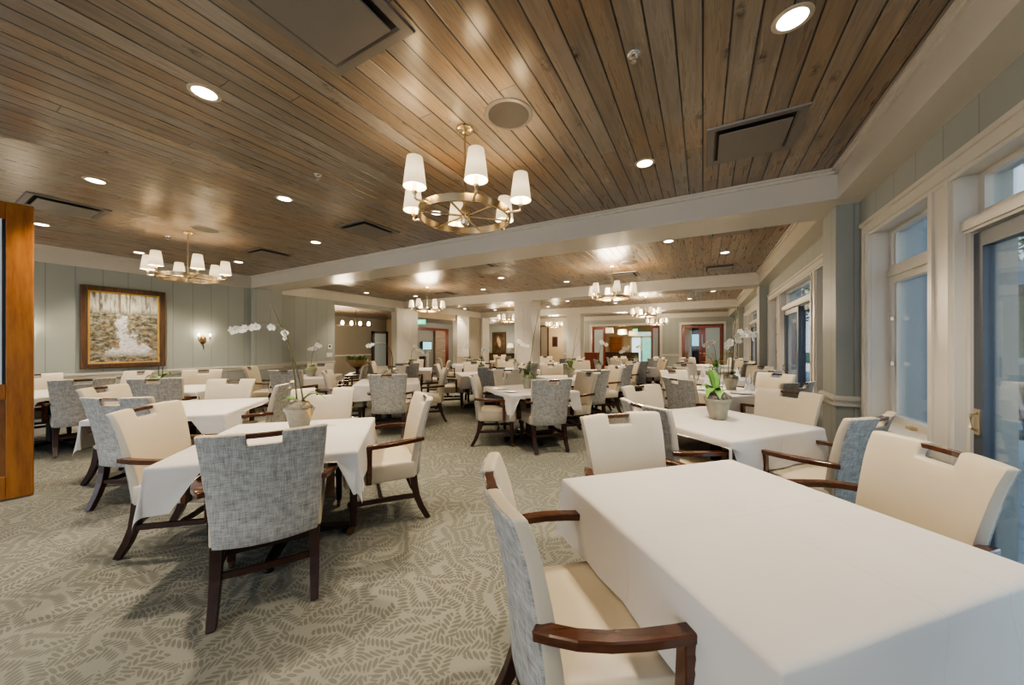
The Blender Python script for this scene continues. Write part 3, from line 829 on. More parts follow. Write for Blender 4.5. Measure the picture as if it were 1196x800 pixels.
def flower(parent, p, yaw, pitch=0., s=1., roll=0.):
    o = bpy.data.objects.new('flower', FM); COL.objects.link(o); o.parent = parent
    o.location = p; o.rotation_euler = (roll, pitch, yaw); o.scale = (s, s, s)
    l = bpy.data.objects.new('lip', LM); COL.objects.link(l); l.parent = o
    return o
def pot_plant(name, label, cat, loc, h=.15, r=.085, leaves=(), stems=(), flowers=(), leafm='leaf', mound='soil', dry=None, group=None, potm='pot', tilt=1.):
    t = thing(name, label, cat, loc, 0, group)
    prof = [(r*.60, 0), (r*.64, .004), (r*.80, h*.45), (r*.98, h*.88), (r*1.06, h*.90), (r*1.06, h), (r*.97, h), (r*.93, h*.9), (0.001, h*.88)]
    MB().lathe(prof, 24, cap=False).build('pot', M[potm], t, smooth=True)
    rn = random.Random(label); m = MB()
    m.lathe([(r*.95, h*.93), (r*.9, h*1.08), (r*.6, h*1.28), (r*.25, h*1.36), (.001, h*1.37)], 14, cap=False)
    for k in range(26):
        a = rn.uniform(0, 6.28); q = r*math.sqrt(rn.random())*.95
        m.ball((q*math.cos(a), q*math.sin(a), h*(1.05+.3*(1-q/r))), rn.uniform(.012, .024), 6)
    m.build('moss', M[mound], t, smooth=True)
    for (a, L, W, lift, droop) in leaves:
        b = MB(); blade(b, (.015*math.cos(a), .015*math.sin(a), h*1.3), a, L, W, lift, droop); b.build('leaf', M[leafm], t, smooth=True)
    if dry:
        b = MB(); blade(b, (.02, 0, h*1.25), *dry); b.build('leaf', M['leafdry'], t, smooth=True)['label'] = 'yellowed drooping leaf'
    for (pts, rad) in stems:
        MB().tube(pts, rad, 6, scale=[1-.45*i/(len(pts)-1) for i in range(len(pts))]).build('stem', M['stem'], t, smooth=True)
    for f in flowers: flower(t, *f)
    return t
def rel(px, base):  # helper for authoring offsets
    return (px[0]-base[0], px[1]-base[1], px[2]-base[2])

# view-plane axes used only to write plant offsets as left/right
VX, VY = math.cos(R(28.8)), math.sin(R(28.8))
def LR(d, z, depth=0.): return (d*VX-depth*VY, d*VY+depth*VX, z)

# tall orchid of the left foreground table
b0 = (-2.80, 1.60, TZ)
s1 = bez(LR(-.02, .2), LR(-.03, .40), LR(-.07, .62), LR(-.10, .74), 10)
s2 = bez(LR(.03, .2), LR(.0, .45), LR(-.08, .68), LR(-.23, .98), 12)
s3 = bez(LR(-.10, .74), LR(-.14, .84), LR(-.28, .87), LR(-.54, .79), 12)
fl = [((LR(-.335-.042*i, .805-.006*i, .02*(i % 2)-.01)), R(-50)+.5*math.sin(i*2.1), .25, .72, .3*i) for i in range(6)]
fl += [(LR(-.22, .80), R(-60), .3, .7, 0), (LR(-.115, .755), R(-50), 0., .62, 0), (LR(-.115, .715), R(-80), 0.2, .5, .4)]
pot_plant('potted_orchid', 'tall white orchid with arching spray and yellowed leaf on the left foreground table', 'orchid', b0, .16, .103,
          leaves=[(R(200), .16, .06, .06, .05), (R(30), .19, .055, .12, .10), (R(60), .12, .05, .10, .04), (R(250), .11, .05, .05, .04)],
          stems=[(s1, .006), (s2, .006), (s3, .004)], flowers=fl, mound='soil', dry=(R(0), .13, .05, .03, .14), group=None)
# bright green pot on table C
b0 = (.115, 3.60, TZ)
pot_plant('potted_orchid', 'orchid pot with bright green leaves and thin bare stems by the near window', 'orchid', b0, .185, .104,
          leaves=[(R(190), .15, .12, .10, .10), (R(235), .14, .12, .09, .13), (R(120), .12, .09, .20, .02), (R(275), .12, .10, .06, .10), (R(160), .07, .09, .20, 0.)],
          stems=[(bez(LR(.0, .2), LR(.02, .3), LR(.02, .38), LR(.03, .46), 8), .004), (bez(LR(.03, .2), LR(.05, .3), LR(.06, .4), LR(.05, .5), 8), .003)], leafm='leafbright')
# flowering orchid on the set table D
b0 = (.36, 6.02, TZ)
fl = []
rn = random.Random(3)
for i in range(22):
    q = i/21; fl.append((LR(-.06+.42*q+rn.uniform(-.03, .03), .62+.22*math.sin(q*2.3)+rn.uniform(-.05, .05), rn.uniform(-.06, .06)), R(-60)+rn.uniform(-.8, .8), rn.uniform(-.3, .3), .95, rn.uniform(-.5, .5)))
pot_plant('potted_orchid', 'pot of massed white moth orchids on the set table beside the windows', 'orchid', b0, .17, .095,
          leaves=[(R(200), .14, .07, .05, .06), (R(20), .14, .07, .05, .06), (R(290), .12, .06, .07, .05)],
          stems=[(bez(LR(-.03, .2), LR(-.05, .5), LR(-.02, .8), LR(.36, .82), 12), .006), (bez(LR(.03, .2), LR(.02, .6), LR(.05, .9), LR(.10, 1.22), 12), .008), (bez(LR(0, .2), LR(.03, .5), LR(.02, .6), LR(-.06, .64), 10), .005)],
          flowers=fl, leafm='leafdark')
# centre table E
pot_plant('potted_orchid', 'pot with dark drooping leaves and one bare leaning stem on the centre table', 'orchid', (-2.33, 4.72, TZ), .16, .085,
          leaves=[(R(150), .20, .055, .16, .16), (R(330), .18, .06, .10, .20), (R(40), .14, .06, .18, .05), (R(250), .15, .06, .16, .13), (R(90), .1, .05, .2, 0)],
          stems=[(bez(LR(.02, .2), LR(.06, .5), LR(.10, .9), LR(.19, 1.2), 12), .006)], leafm='leafdark', mound='moss')
pot_plant('potted_orchid', 'small pot with upright leaves and thin branching stem behind the centre table', 'orchid', (-2.36, 6.75, TZ), .15, .085,
          leaves=[(R(a), .13, .06, .17, .04) for a in (20, 95, 170, 240, 310)],
          stems=[(bez(LR(.02, .2), LR(.07, .5), LR(.08, .8), LR(.14, 1.0), 10), .005), (bez(LR(.06, .5), LR(.09, .6), LR(.16, .7), LR(.2, .85), 8), .003)], leafm='leaf', mound='moss')
# F table plant with arching leaves, one white bloom
fl = [(LR(-.42, .64), R(-40), 0, 1.1, 0), (LR(-.36, .66), R(-60), 0, 1., .3)]
pot_plant('potted_orchid', 'low pot with long arching stem on the table left of the aisle', 'orchid', (-4.98, 4.5, TZ), .11, .10,
          leaves=[(R(180), .22, .06, .06, .10), (R(215), .20, .06, .10, .12), (R(20), .15, .06, .08, .05)],
          stems=[(bez(LR(0, .15), LR(.05, .5), LR(.02, .75), LR(-.42, .68), 12), .010)], flowers=fl, leafm='leafdark', mound='soil')
# H table plant
pot_plant('potted_orchid', 'squat mossy pot with two short upright stems, below the waterfall painting', 'orchid', (-7.22, 2.05, TZ), .12, .17,
          leaves=[(R(120), .16, .07, .12, .08), (R(215), .2, .07, .10, .12), (R(340), .2, .07, .06, .06), (R(30), .15, .07, .1, .05)],
          stems=[(bez(LR(-.02, .16), LR(-.06, .3), LR(.03, .4), LR(-.02, .52), 8), .006), (bez(LR(.02, .16), LR(.05, .3), LR(.02, .4), LR(.06, .48), 8), .006)], leafm='leaf', mound='moss')
# J table
fl = [(LR(.06, .58), R(-40), .3, 1.3, 0), (LR(.14, .66), R(-70), .1, 1.3, .3), (LR(-.02, .57), R(-20), .3, 1., 0), (LR(.19, .63), R(-60), 0, 1.1, .5)]
pot_plant('potted_orchid', 'small round pot with a short spray of four white orchid blooms, at the left wall', 'orchid', (-7.2, 4.35, TZ), .15, .11,
          leaves=[(R(200), .15, .06, .06, .05), (R(20), .18, .06, .08, .06)], stems=[(bez(LR(.0, .2), LR(.0, .4), LR(.05, .55), LR(.18, .76), 10), .005)], flowers=fl, mound='moss')
# orange arrangement on O
t = thing('flower_arrangement', 'loose orange and green flower arrangement in a glass vase near the windows', 'flowers', (.22, 8.15, TZ))
MB().lathe([(.055, 0), (.06, .005), (.05, .1), (.07, .2), (.075, .21), (.066, .2), (.045, .1), (.001, .02)], 16, cap=False).build('vase', M['vaseglass'], t, smooth=True)
rn = random.Random(5)
for k in range(9):
    a = rn.uniform(0, 6.28); q = rn.uniform(.1, .34); z = rn.uniform(.28, .52)
    MB().tube(bez((0, 0, .1), (0, 0, .25), (q*.4*math.cos(a), q*.4*math.sin(a), z), (q*math.cos(a), q*math.sin(a), z), 7), .004, 5).build('stem', M['leaf'], t)
    f = MB()
    for j in range(7): blade(f, (q*math.cos(a), q*math.sin(a), z), a+j*.9, .085, .03, .03, .02, 4)
    f.build('flower', M['orange'], t, smooth=True)
f = MB()
for j in range(16): blade(f, (0, 0, .2), rn.uniform(0, 6.28), rn.uniform(.15, .28), .04, rn.uniform(.05, .2), .1, 6)
f.build('leaf', M['leaf'], t, smooth=True)
# smaller background orchids
def far_orchid(x, y, label, d=1., hgt=.7, n=5, s=1.3, vase=True):
    fl = [(LR(d*(.06+.05*i)+rn.uniform(-.02, .02), hgt-.03*i+rn.uniform(-.04, .04), rn.uniform(-.05, .05)), R(-60)+rn.uniform(-.6, .6), 0, s, rn.uniform(-.4, .4)) for i in range(n)]
    return pot_plant('potted_orchid', label, 'orchid', (x, y, TZ), .16, .075, leaves=[(R(200), .15, .06, .06, .05), (R(20), .15, .06, .06, .05), (R(280), .13, .06, .08, .05)],
          stems=[(bez(LR(0, .2), LR(0, .5), LR(d*.02, hgt+.08), LR(d*(.05+.05*n), hgt-.02*n), 10), .006)], flowers=fl, potm='vaseglass' if vase else 'pot')
far_orchid(-6.9, 6.9, 'white orchid in a glass vase on the table beside the left archway', 1., .62, 7)
far_orchid(-4.45, 6.65, 'two pale orchid blooms in a glass pot on the table behind the centre table', 1., .55, 2)
far_orchid(-6.9, 9.6, 'white orchid on the table before the fireplace archway', -1., .62, 5)
far_orchid(-4.5, 8.4, 'tall white orchid on the table standing by the white column', 1., .75, 6)
far_orchid(-2.3, 8.75, 'white orchid on the third table back in the middle row', 1., .70, 3, 1.2)
far_orchid(-1.9, 10.75, 'white orchid on the pale-clothed table in front of the bar opening', -1., .60, 5)
far_orchid(.3, 10.6, 'drooping white orchid on the table in front of the red door', -1., .75, 6)
far_orchid(-2.1, 13.0, 'orchid on the table nearest the sideboard', 1., .6, 4)

# tableware
def wine_glass(loc, label):
    t = MB().lathe([(.035, 0), (.034, .004), (.006, .008), (.005, .09), (.012, .105), (.034, .135), (.040, .17), (.033, .215), (.031, .215), (.037, .17), (.031, .137), (.008, .108)], 14, cap=False)
    o = t.build('wine_glass', M['wine'], loc=loc, smooth=True); return tag(o, label, 'glass', 'stemmed wine glasses')
def plate(loc, label, r=.13):
    o = MB().lathe([(r*.55, 0), (r*.6, .003), (r*.97, .014), (r, .016), (r*.97, .019), (r*.58, .007), (.001, .006)], 24, cap=False).build('plate', M['plate'], loc=loc, smooth=True)
    return tag(o, label, 'plate', 'white plates')
def napkin(loc, label, s=1.):
    m = MB(); n = 12
    for i in range(n):
        a = 2*PI*i/n; r = .055*s*(1+.12*(i % 2)); m.v.append((r*math.cos(a), r*math.sin(a), 0))
    m.v.append((0, 0, .19*s))
    for i in range(n): m.f.append((i, (i+1) % n, n))
    o = m.build('napkin', M['napkin'], loc=loc); return tag(o, label, 'napkin', 'folded white napkins')
tx, ty, rr, _ = TPOS['D']
for k, (dx, dy, q) in enumerate(((.30, -.22, 'at the window end'), (-.34, .06, 'at the aisle end'), (-.12, -.30, 'beside the near plate'), (.08, .34, 'behind the orchid pot'))):
    wine_glass((tx+dx, ty+dy, TZ+.001), 'clear wine glass '+q+' of the set table by the windows')
for k, (dx, dy, q) in enumerate(((.20, -.34, 'nearest the window chair'), (-.30, -.16, 'on the aisle side'), (-.05, .45, 'on the far side'))):
    plate((tx+dx, ty+dy, TZ+.001), 'white plate '+q+' of the set table by the windows')
napkin((tx+.34, ty+.10, TZ+.001), 'white cone-folded napkin right of the orchid on the set table', 1.3)
napkin((tx-.20, ty+.36, TZ+.001), 'white cone-folded napkin at the far left of the set table')
tx, ty, rr, _ = TPOS['E']
plate((tx-.32, ty-.28, TZ+.001), 'white plate at the near left of the centre table', .12); wine_glass((tx-.45, ty+.05, TZ+.001), 'clear wine glass at the left edge of the centre table')
plate((tx-.05, ty-.48, TZ+.001), 'white plate at the near edge of the centre table', .11)
tx, ty, rr, _ = TPOS['O']
for dx, dy, q in ((-.3, -.1, 'aisle side'), (.28, -.2, 'window side')): napkin((tx+dx, ty+dy, TZ+.001), 'white cone napkin on the '+q+' of the table with orange flowers', 1.2)
for dx, dy, q in ((-.1, -.38, 'near edge'), (.35, .1, 'far right')): wine_glass((tx+dx, ty+dy, TZ+.001), 'wine glass at the '+q+' of the table with orange flowers')
tx, ty, rr, _ = TPOS['P']
napkin((tx-.25, ty-.1, TZ+.001), 'white cone napkin at the left of the table before the bar opening', 1.3)
# fallen petals beside the tall orchid
pm = MB(); rn = random.Random(8)
for k, (x, y, q) in enumerate(((-2.62, 1.50, 'pink'), (-2.66, 1.56, 'cream'))):
    m = MB(); 
    for j in range(6): blade(m, (0, 0, .004), j*1.05, .04, .035, .018, 0., 4)
    o = m.build('fallen_bloom', plain('%s_petal' % q, (.72, .45, .36) if q == 'pink' else (.75, .66, .55), .5), loc=(x, y, TZ+.002), smooth=True)
    tag(o, '%s fallen blossom on the cloth %s the tall orchid pot' % (q, 'right of' if k == 0 else 'just beside'), 'blossom')

# ------------------------------------------------------------------ chandeliers
def make_chandelier():
    t = thing('chandelier', '', 'chandelier', group='six-shade brass ring chandeliers')
    zr = -.64
    MB().lathe([(.001, 0), (.062, 0), (.064, -.014), (.05, -.026), (.014, -.034), (.001, -.035)], 24, cap=False).build('canopy', M['brass'], t, smooth=True)
    MB().tube([(0, 0, -.03), (0, 0, -.35), (0, 0, zr-.02)], .008, 8).build('rod', M['brass'], t, smooth=True)
    m = MB(); n = 48; Ro, Ri, hh = .335, .318, .026
    for i in range(n):
        a = 2*PI*i/n; c, s = math.cos(a), math.sin(a)
        m.v += [(Ri*c, Ri*s, zr-hh), (Ro*c, Ro*s, zr-hh), (Ro*c, Ro*s, zr+hh), (Ri*c, Ri*s, zr+hh)]
    for i in range(n):
        j = (i+1) % n
        for q in range(4): m.f.append((i*4+q, i*4+(q+1) % 4, j*4+(q+1) % 4, j*4+q))
    m.build('ring', M['brass'], t, smooth=True)
    MB().lathe([(.001, zr-.07), (.022, zr-.068), (.030, zr-.055), (.030, zr+.05), (.022, zr+.065), (.012, zr+.085), (.001, zr+.086)], 16, cap=False).build('hub', M['brass'], t, smooth=True)
    for k in range(3):
        a = k*PI/3+PI/6
        MB().tube([(-.325*math.cos(a), -.325*math.sin(a), zr), (.325*math.cos(a), .325*math.sin(a), zr)], .008, 8).build('spoke', M['brass'], t, smooth=True)
    for k in range(6):
        a = k*PI/3; d = Vector((math.cos(a), math.sin(a), 0))
        m = MB().tube([d*.33+Vector((0, 0, zr)), d*.40+Vector((0, 0, zr)), d*.412+Vector((0, 0, zr+.006)), d*.415+Vector((0, 0, zr+.03)), d*.415+Vector((0, 0, zr+.10))], .009, 8)
        m.lathe([(.014, zr+.035), (.018, zr+.045), (.014, zr+.055), (.014, zr+.10)], 10, (d.x*.415, d.y*.415, 0))
        ar = m.build('arm', M['brass'], t, smooth=True)
        s = MB().lathe([(.074, zr+.075), (.050, zr+.265), (.048, zr+.265), (.072, zr+.077)], 20, (d.x*.415, d.y*.415, 0), cap=False)
        s.build('lamp_shade', M['shade'], ar, smooth=True)
    return t
chP = Proto(make_chandelier())
CH = [(-1.525, 2.06, 316, 'hanging nearest the camera from the front ceiling bay'), (-6.33, 2.08, 355, 'hanging in the front bay near the waterfall painting'),
      (-1.6, 7.08, 295, 'second in the right-hand row, over the centre aisle'), (-6.6, 7.2, 340, 'hanging in the second bay beside the left archway'),
      (-1.65, 12.1, 300, 'third in the right-hand row towards the bar'), (-6.85, 12.2, 330, 'hanging in front of the dark painting with lamps'),
      (-1.85, 17.2, 310, 'last of the right-hand row before the bar opening'), (-6.9, 17.2, 330, 'farthest one, seen right of the white column')]
for i, (x, y, a, q) in enumerate(CH): chP.place((x, y, H), R(a), 'six-shade brass ring chandelier '+q)

def point(name, loc, e, col=(1, .82, .58), r=.06):
    l = bpy.data.lights.new(name, 'POINT'); l.energy = e; l.color = col; l.shadow_soft_size = r
    o = bpy.data.objects.new(name, l); COL.objects.link(o); o.location = loc; return o
def spot(name, loc, e, ang=105, blend=.6, col=(1, .86, .66), r=.05):
    l = bpy.data.lights.new(name, 'SPOT'); l.energy = e; l.color = col; l.shadow_soft_size = r; l.spot_size = R(ang); l.spot_blend = blend
    o = bpy.data.objects.new(name, l); COL.objects.link(o); o.location = loc; return o
for i, (x, y, a, q) in enumerate(CH):
    if i < 2:
        for k in range(6):
            aa = R(a)+k*PI/3; point('chandelier_light', (x+.415*math.cos(aa), y+.415*math.sin(aa), 2.54), 7., r=.05)
    else: point('chandelier_light', (x, y, 2.58), 65. if i < 4 else 95., r=.3)

# downlights
def make_down():
    t = thing('recessed_downlight', '', 'ceiling light', group='round recessed downlights')
    MB().lathe([(.062, -.004), (.078, -.006), (.084, -.002), (.084, 0), (.062, 0)], 28, cap=False).build('ring', M['canring'], t, smooth=True)
    MB().lathe([(.001, -.003), (.062, -.003), (.063, 0)], 24, cap=False).build('lens', M['led'], t)
    return t
dnP = Proto(make_down())
DN = [(.38, 2.13, 'at the top right, nearest the window side'), (-.445, 3.21, 'left of the square vent near the window corner'), (-2.74, .98, 'at the upper left between big vent and left chandelier'),
      (-2.8, 3.21, 'just behind the nearest chandelier ring'), (-3.97, 2.11, 'midway between the two front chandeliers'), (-5.13, 1.0, 'second from the left along the front'), (-5.24, 3.24, 'beside the front beam at left centre'),
      (-7.62, 1.02, 'above the pine door, right of its corner'), (-7.78, 3.3, 'right of the left chandelier near the wall'), (-8.48, 2.14, 'left of the left chandelier, near the wall cornice'),
      (-.46, 5.8, 'just past the first beam at centre right'), (.33, 6.98, 'in the second bay nearest the windows'), (-4.19, 7.08, 'in the middle of the second bay'), (-5.5, 8.3, 'left before the second beam'), (-3.0, 8.3, 'before the second beam above the column'),
      (-9.0, 7.15, 'in the second bay above the left archway'), (-8.2, 8.4, 'behind the second-bay left chandelier'), (.26, 11.85, 'in the third bay by the windows'), (-9.2, 12.4, 'at the far left of the third bay'), (-8.3, 13.5, 'third bay near the left column'),
      (-5.65, 13.4, 'third bay before the far beam'), (-4.3, 12.0, 'third bay right of the white column'), (-2.9, 13.4, 'third bay in the middle row'), (-.4, 13.4, 'third bay right of the middle')]
for x, y, q in DN:
    dnP.place((x, y, H), 0, 'round lit recessed downlight '+q)
    spot('downlight', (x, y, H-.02), 125. if y < 4 else 125.)
for x, y in ((-1.6, 17.2), (-6, 17.2), (-.3, 16.3), (-4, 16.3)): spot('downlight', (x, y, H-.03), 110.)
# downlights of the same grid behind the viewer
for x, y in ((-.45, -.9), (-2.8, -1.2), (-5.2, -1.2)): spot('downlight', (x, y, H-.03), 70.)

# ceiling vents
def make_vent():
    t = thing('ceiling_vent', '', 'vent', group='square bronze ceiling vents')
    a, b = .30, .235
    m = MB()
    o = [(-a, -a), (a, -a), (a, a), (-a, a)]; i_ = [(-b, -b), (b, -b), (b, b), (-b, b)]
    for k in range(4):
        j = (k+1) % 4
        m.add([(o[k][0], o[k][1], 0), (o[j][0], o[j][1], 0), (o[j][0]*.985, o[j][1]*.985, -.012), (o[k][0]*.985, o[k][1]*.985, -.012),
               (i_[j][0]*1.06, i_[j][1]*1.06, -.010), (i_[k][0]*1.06, i_[k][1]*1.06, -.010), (i_[j][0], i_[j][1], .0), (i_[k][0], i_[k][1], .0)],
              [(0,1,2,3), (3,2,4,5), (5,4,6,7)])
    m.build('frame', M['vent'], t)
    MB().box(-b, b, -b, b, -.0015, 0.).build('throat', M['ventdark'], t)
    MB().box(-b*.93, b*.93, -b*.93, b*.93, -.030, -.020).build('face_plate', M['vent'], t, bevel=.004, seg=1)
    return t
vtP = Proto(make_vent())
for x, y, q in ((-1.57, 1.0, 'large at the top of the photo'), (.325, 3.22, 'near the window corner of the front bay'), (-6.4, 1.02, 'above the pine door at left'), (-4.03, 3.22, 'before the front beam at left centre'),
                (-6.6, 3.25, 'between left chandelier and front beam'), (-1.55, 8.1, 'behind the second right-hand chandelier'), (-7.0, 8.4, 'behind the second-bay left chandelier'), (.35, 5.6, 'just past the first beam near the windows'), (.3, 8.3, 'before the second beam near the windows'), (-3.9, 5.7, 'just past the first beam at left centre')):
    vtP.place((x, y, H), 0, 'square bronze ceiling vent '+q)
def make_spk():
    t = thing('ceiling_speaker', '', 'speaker', group='round ceiling speakers')
    MB().lathe([(.140, -.008), (.158, -.008), (.166, -.003), (.166, 0)], 32, cap=False).build('rim', M['vent'], t, smooth=True)
    MB().lathe([(.001, -.006), (.141, -.006), (.142, 0)], 32, cap=False).build('grille', M['grille'], t)
    return t
spP = Proto(make_spk())
for x, y, q in ((-1.17, 2.08, 'beside the nearest chandelier'), (-5.97, 2.15, 'beside the left chandelier'), (-1.25, 6.95, 'beside the second right-hand chandelier')):
    spP.place((x, y, H), 0, 'round brown ceiling speaker '+q)
def make_spr():
    t = thing('sprinkler', '', 'sprinkler', group='ceiling fire sprinklers')
    MB().lathe([(.001, -.012), (.02, -.012), (.034, -.004), (.036, 0)], 20, cap=False).build('escutcheon', M['chrome'], t, smooth=True)
    MB().lathe([(.006, -.012), (.006, -.035), (.018, -.037), (.018, -.04), (.001, -.041)], 12, cap=False).build('head', M['chrome'], t, smooth=True)
    return t
srP = Proto(make_spr())
for x, y, q in ((-.33, 1.98, 'right of the ceiling speaker, top centre'), (-3.14, 1.96, 'left of the nearest chandelier'), (-6.84, 2.02, 'left of the left chandelier')):
    srP.place((x, y, H), 0, 'small steel fire sprinkler '+q)

# ------------------------------------------------------------------ left wall: painting, sconces, thermostat
t = thing('framed_painting', 'large walnut-framed painting of a woodland waterfall on the left wall', 'painting', (XL1, 2.145, 1.72))
hw, hh = .53, .715
def frame_ring(hw, hh, w, d0, d1):
    m = MB()
    m.box(d0, d1, -hw, -hw+w, -hh, hh); m.box(d0, d1, hw-w, hw, -hh, hh); m.box(d0, d1, -hw+w, hw-w, hh-w, hh); m.box(d0, d1, -hw+w, hw-w, -hh, -hh+w)
    return m
frame_ring(hw, hh, .085, .0, .055).build('frame', M['frame'], t, bevel=.012, seg=2)
frame_ring(hw-.08, hh-.08, .03, .0, .04).build('gilt_liner', M['gilt'], t, bevel=.005, seg=1)
pm = MB(); pm.add([(.02, -hw+.1, -hh+.1), (.02, hw-.1, -hh+.1), (.02, hw-.1, hh-.1), (.02, -hw+.1, hh-.1)], [(0,1,2,3)])
# the canvas mesh lies in its own x-z plane so the painting reads left to right
cv = MB().box(-hw+.10, hw-.10, -.004, 0., -hh+.10, hh-.10).build('canvas', M['landscape'], t)
cv.location = (.022, 0, 0); cv.rotation_euler = (0, 0, PI/2)
def sconce(y, label):
    t = thing('wall_sconce', label, 'wall light', (XL1, y, 1.52), 0, 'two-candle bronze wall sconces')
    m = MB(); pr = [(.001, -.005), (.055, -.004), (.055, .006), (.045, .016), (.02, .022), (.001, .023)]
    m.lathe(pr, 20, cap=False, mat=Matrix.Scale(1.7, 4, (0, 0, 1)) @ Matrix.Rotation(PI/2, 4, 'Y'))
    m.tube(bez((.012, 0, -.08), (.03, .01, -.14), (.02, .0, -.18), (.02, .01, -.21), 8), .008, 6, scale=[1, 1, 1, .9, .8, .7, .5, .3])
    m.build('back_plate', M['darkbrass'], t, smooth=True)
    for s in (-1, 1):
        a = MB().tube([(.015, s*.02, -.02), (.05, s*.06, -.045), (.07, s*.085, -.04), (.07, s*.095, -.01), (.07, s*.095, .01)], .006, 6)
        a.lathe([(.001, .005), (.018, .01), (.014, .02), (.011, .02), (.011, .075), (.001, .075)], 10, (.07, s*.095, 0), cap=False)
        ar = a.build('arm', M['darkbrass'], t, smooth=True)
        MB().lathe([(.001, .075), (.012, .085), (.013, .10), (.008, .12), (.001, .135)], 10, (.07, s*.095, 0), cap=False).build('bulb', M['bulb'], ar, smooth=True)
    point('sconce_light', (XL1+.13, y, 1.66), 4., r=.03)
sconce(3.265, 'two-candle bronze wall sconce right of the waterfall painting')
sconce(1.02, 'two-candle bronze wall sconce left of the waterfall painting, behind the door edge')
t = thing('thermostat', 'white wall thermostat above switch plates at the end of the left wall', 'thermostat', (XL2, 6.38, 1.36))
MB().box(0, .02, -.06, .06, -.07, .07).build('body', M['plate'], t, bevel=.005, seg=1)
MB().box(.02, .022, -.03, .03, -.02, .04).build('display', M['black'], t)
t = thing('switch_plate', 'white double switch plate below the thermostat', 'switch', (XL2, 6.38, 1.12))
MB().box(0, .008, -.09, .09, -.06, .06).build('plate', M['plate'], t, bevel=.003, seg=1)
for s in (-1, 1): MB().box(.008, .014, s*.045-.018, s*.045+.018, -.035, .035).build('rocker', M['plate'], t)

# ------------------------------------------------------------------ pine door at left
dx, dy = -.207, -.978   # along the leaf from its free edge back to the hinge
ang = math.atan2(dy, dx)
dr = bpy.data.objects.new('door_5', None); COL.objects.link(dr); dr['kind'] = 'structure'
dr.location = (-5.54, .70, 0.); dr.rotation_euler = (0, 0, ang)
W, HT = .98, 2.72
m = MB()
m.box(0, .15, -.022, .022, .012, HT); m.box(W-.15, W, -.022, .022, .012, HT)
m.box(.15, W-.15, -.021, .021, HT-.16, HT); m.box(.15, W-.15, -.021, .021, .012, .22); m.box(.15, W-.15, -.021, .021, .92, 1.06)
m.build('frame', M['pine'], dr, bevel=.004, seg=1)
m = MB().box(.14, W-.14, -.010, .010, .21, .93); m.box(.19, W-.19, -.018, .018, .27, .87); m.build('lower_panel', M['pinepan'], dr, bevel=.006, seg=1)
g = MB().box(.14, W-.14, -.006, .006, 1.05, HT-.15).build('glass_pane', M['etched'], dr)
m = MB()
for s in (-1, 1):
    y = .0075*s
    for k in range(5):
        z = 1.30+k*.28
        m.tube([(.22, y, z), (.30, y, z+.14), (.22, y, z+.28)], .004, 5); m.tube([(.30, y, z), (.22, y, z+.14), (.30, y, z+.28)], .004, 5)
m.build('etched_lattice', M['plate'], g)
m = MB()
for (z0, z1) in ((1.06, HT-.16),):
    m.box(.15, .17, -.016, .016, z0, z1); m.box(W-.17, W-.15, -.016, .016, z0, z1)
m.build('glazing_bead', M['black'], dr)

# ------------------------------------------------------------------ far furniture and fittings
def exit_sign(loc, rz, label, sl=.3):
    t = thing('exit_sign', label, 'exit sign', loc, rz, 'green exit signs')
    MB().box(-.17, .17, -.012, .012, 0, .2).build('panel', M['green_exit'], t, bevel=.004, seg=1)
    MB().lathe([(.012, .2), (.012, .2+sl)], 10).build('stem', M['chrome'], t)
    L = MB(); y0, y1 = -.016, -.0125
    def bar(x0, x1, z0, z1): L.box(x0, x1, y0, y1, z0, z1)
    x = -.125
    bar(x, x+.012, .05, .15); bar(x, x+.045, .05, .062); bar(x, x+.04, .094, .106); bar(x, x+.045, .138, .15)
    x = -.06
    L.add([(x, y0, .05), (x+.014, y0, .05), (x+.05, y0, .15), (x+.036, y0, .15), (x, y1, .05), (x+.014, y1, .05), (x+.05, y1, .15), (x+.036, y1, .15)], [(0,1,2,3), (7,6,5,4), (0,4,5,1), (1,5,6,2), (2,6,7,3), (3,7,4,0)])
    L.add([(x+.036, y0, .05), (x+.05, y0, .05), (x+.014, y0, .15), (x, y0, .15), (x+.036, y1, .05), (x+.05, y1, .05), (x+.014, y1, .15), (x, y1, .15)], [(0,1,2,3), (7,6,5,4), (0,4,5,1), (1,5,6,2), (2,6,7,3), (3,7,4,0)])
    x = .013; bar(x, x+.012, .05, .15)
    x = .05; bar(x, x+.055, .138, .15); bar(x+.0215, x+.0335, .05, .15)
    L.build('lettering', M['exit_txt'], t)
    return t
exit_sign((-10.4, 11.0, 2.28), R(45), 'green EXIT sign hanging in the left archway')
exit_sign((-4.05, 24.8, 2.3), 0, 'green EXIT sign inside the bar room')
# dark timber arch and television in the annexe
t = thing('timber_arch', 'dark red timber surround around the fireplace alcove', 'wooden surround', (-14.97, 16.4, 0))
m = MB().box(0, .15, -1.9, -1.55, 0, 2.1); m.box(0, .15, 1.45, 1.8, 0, 2.35); m.build('post', M['redwood'], t)
m = MB(); m.add([(0, -1.9, 2.05), (.16, -1.9, 2.05), (.16, -.9, 2.30), (0, -.9, 2.30), (0, -1.9, 2.2), (.16, -1.9, 2.2), (.16, -.9, 2.45), (0, -.9, 2.45)], [(3,2,1,0), (4,5,6,7), (0,1,5,4), (1,2,6,5), (2,3,7,6), (3,0,4,7)])
m.box(0, .16, -.9, 1.8, 2.30, 2.45); m.build('header', M['redwood'], t)
t = thing('television', 'small lit television on the fireplace wall', 'television', (-14.9, 16.2, 1.35))
MB().box(0, .05, -.42, .42, -.27, .27).build('housing', M['black'], t, bevel=.01, seg=1); MB().box(.05, .053, -.38, .38, -.23, .23).build('screen', M['screen'], t)
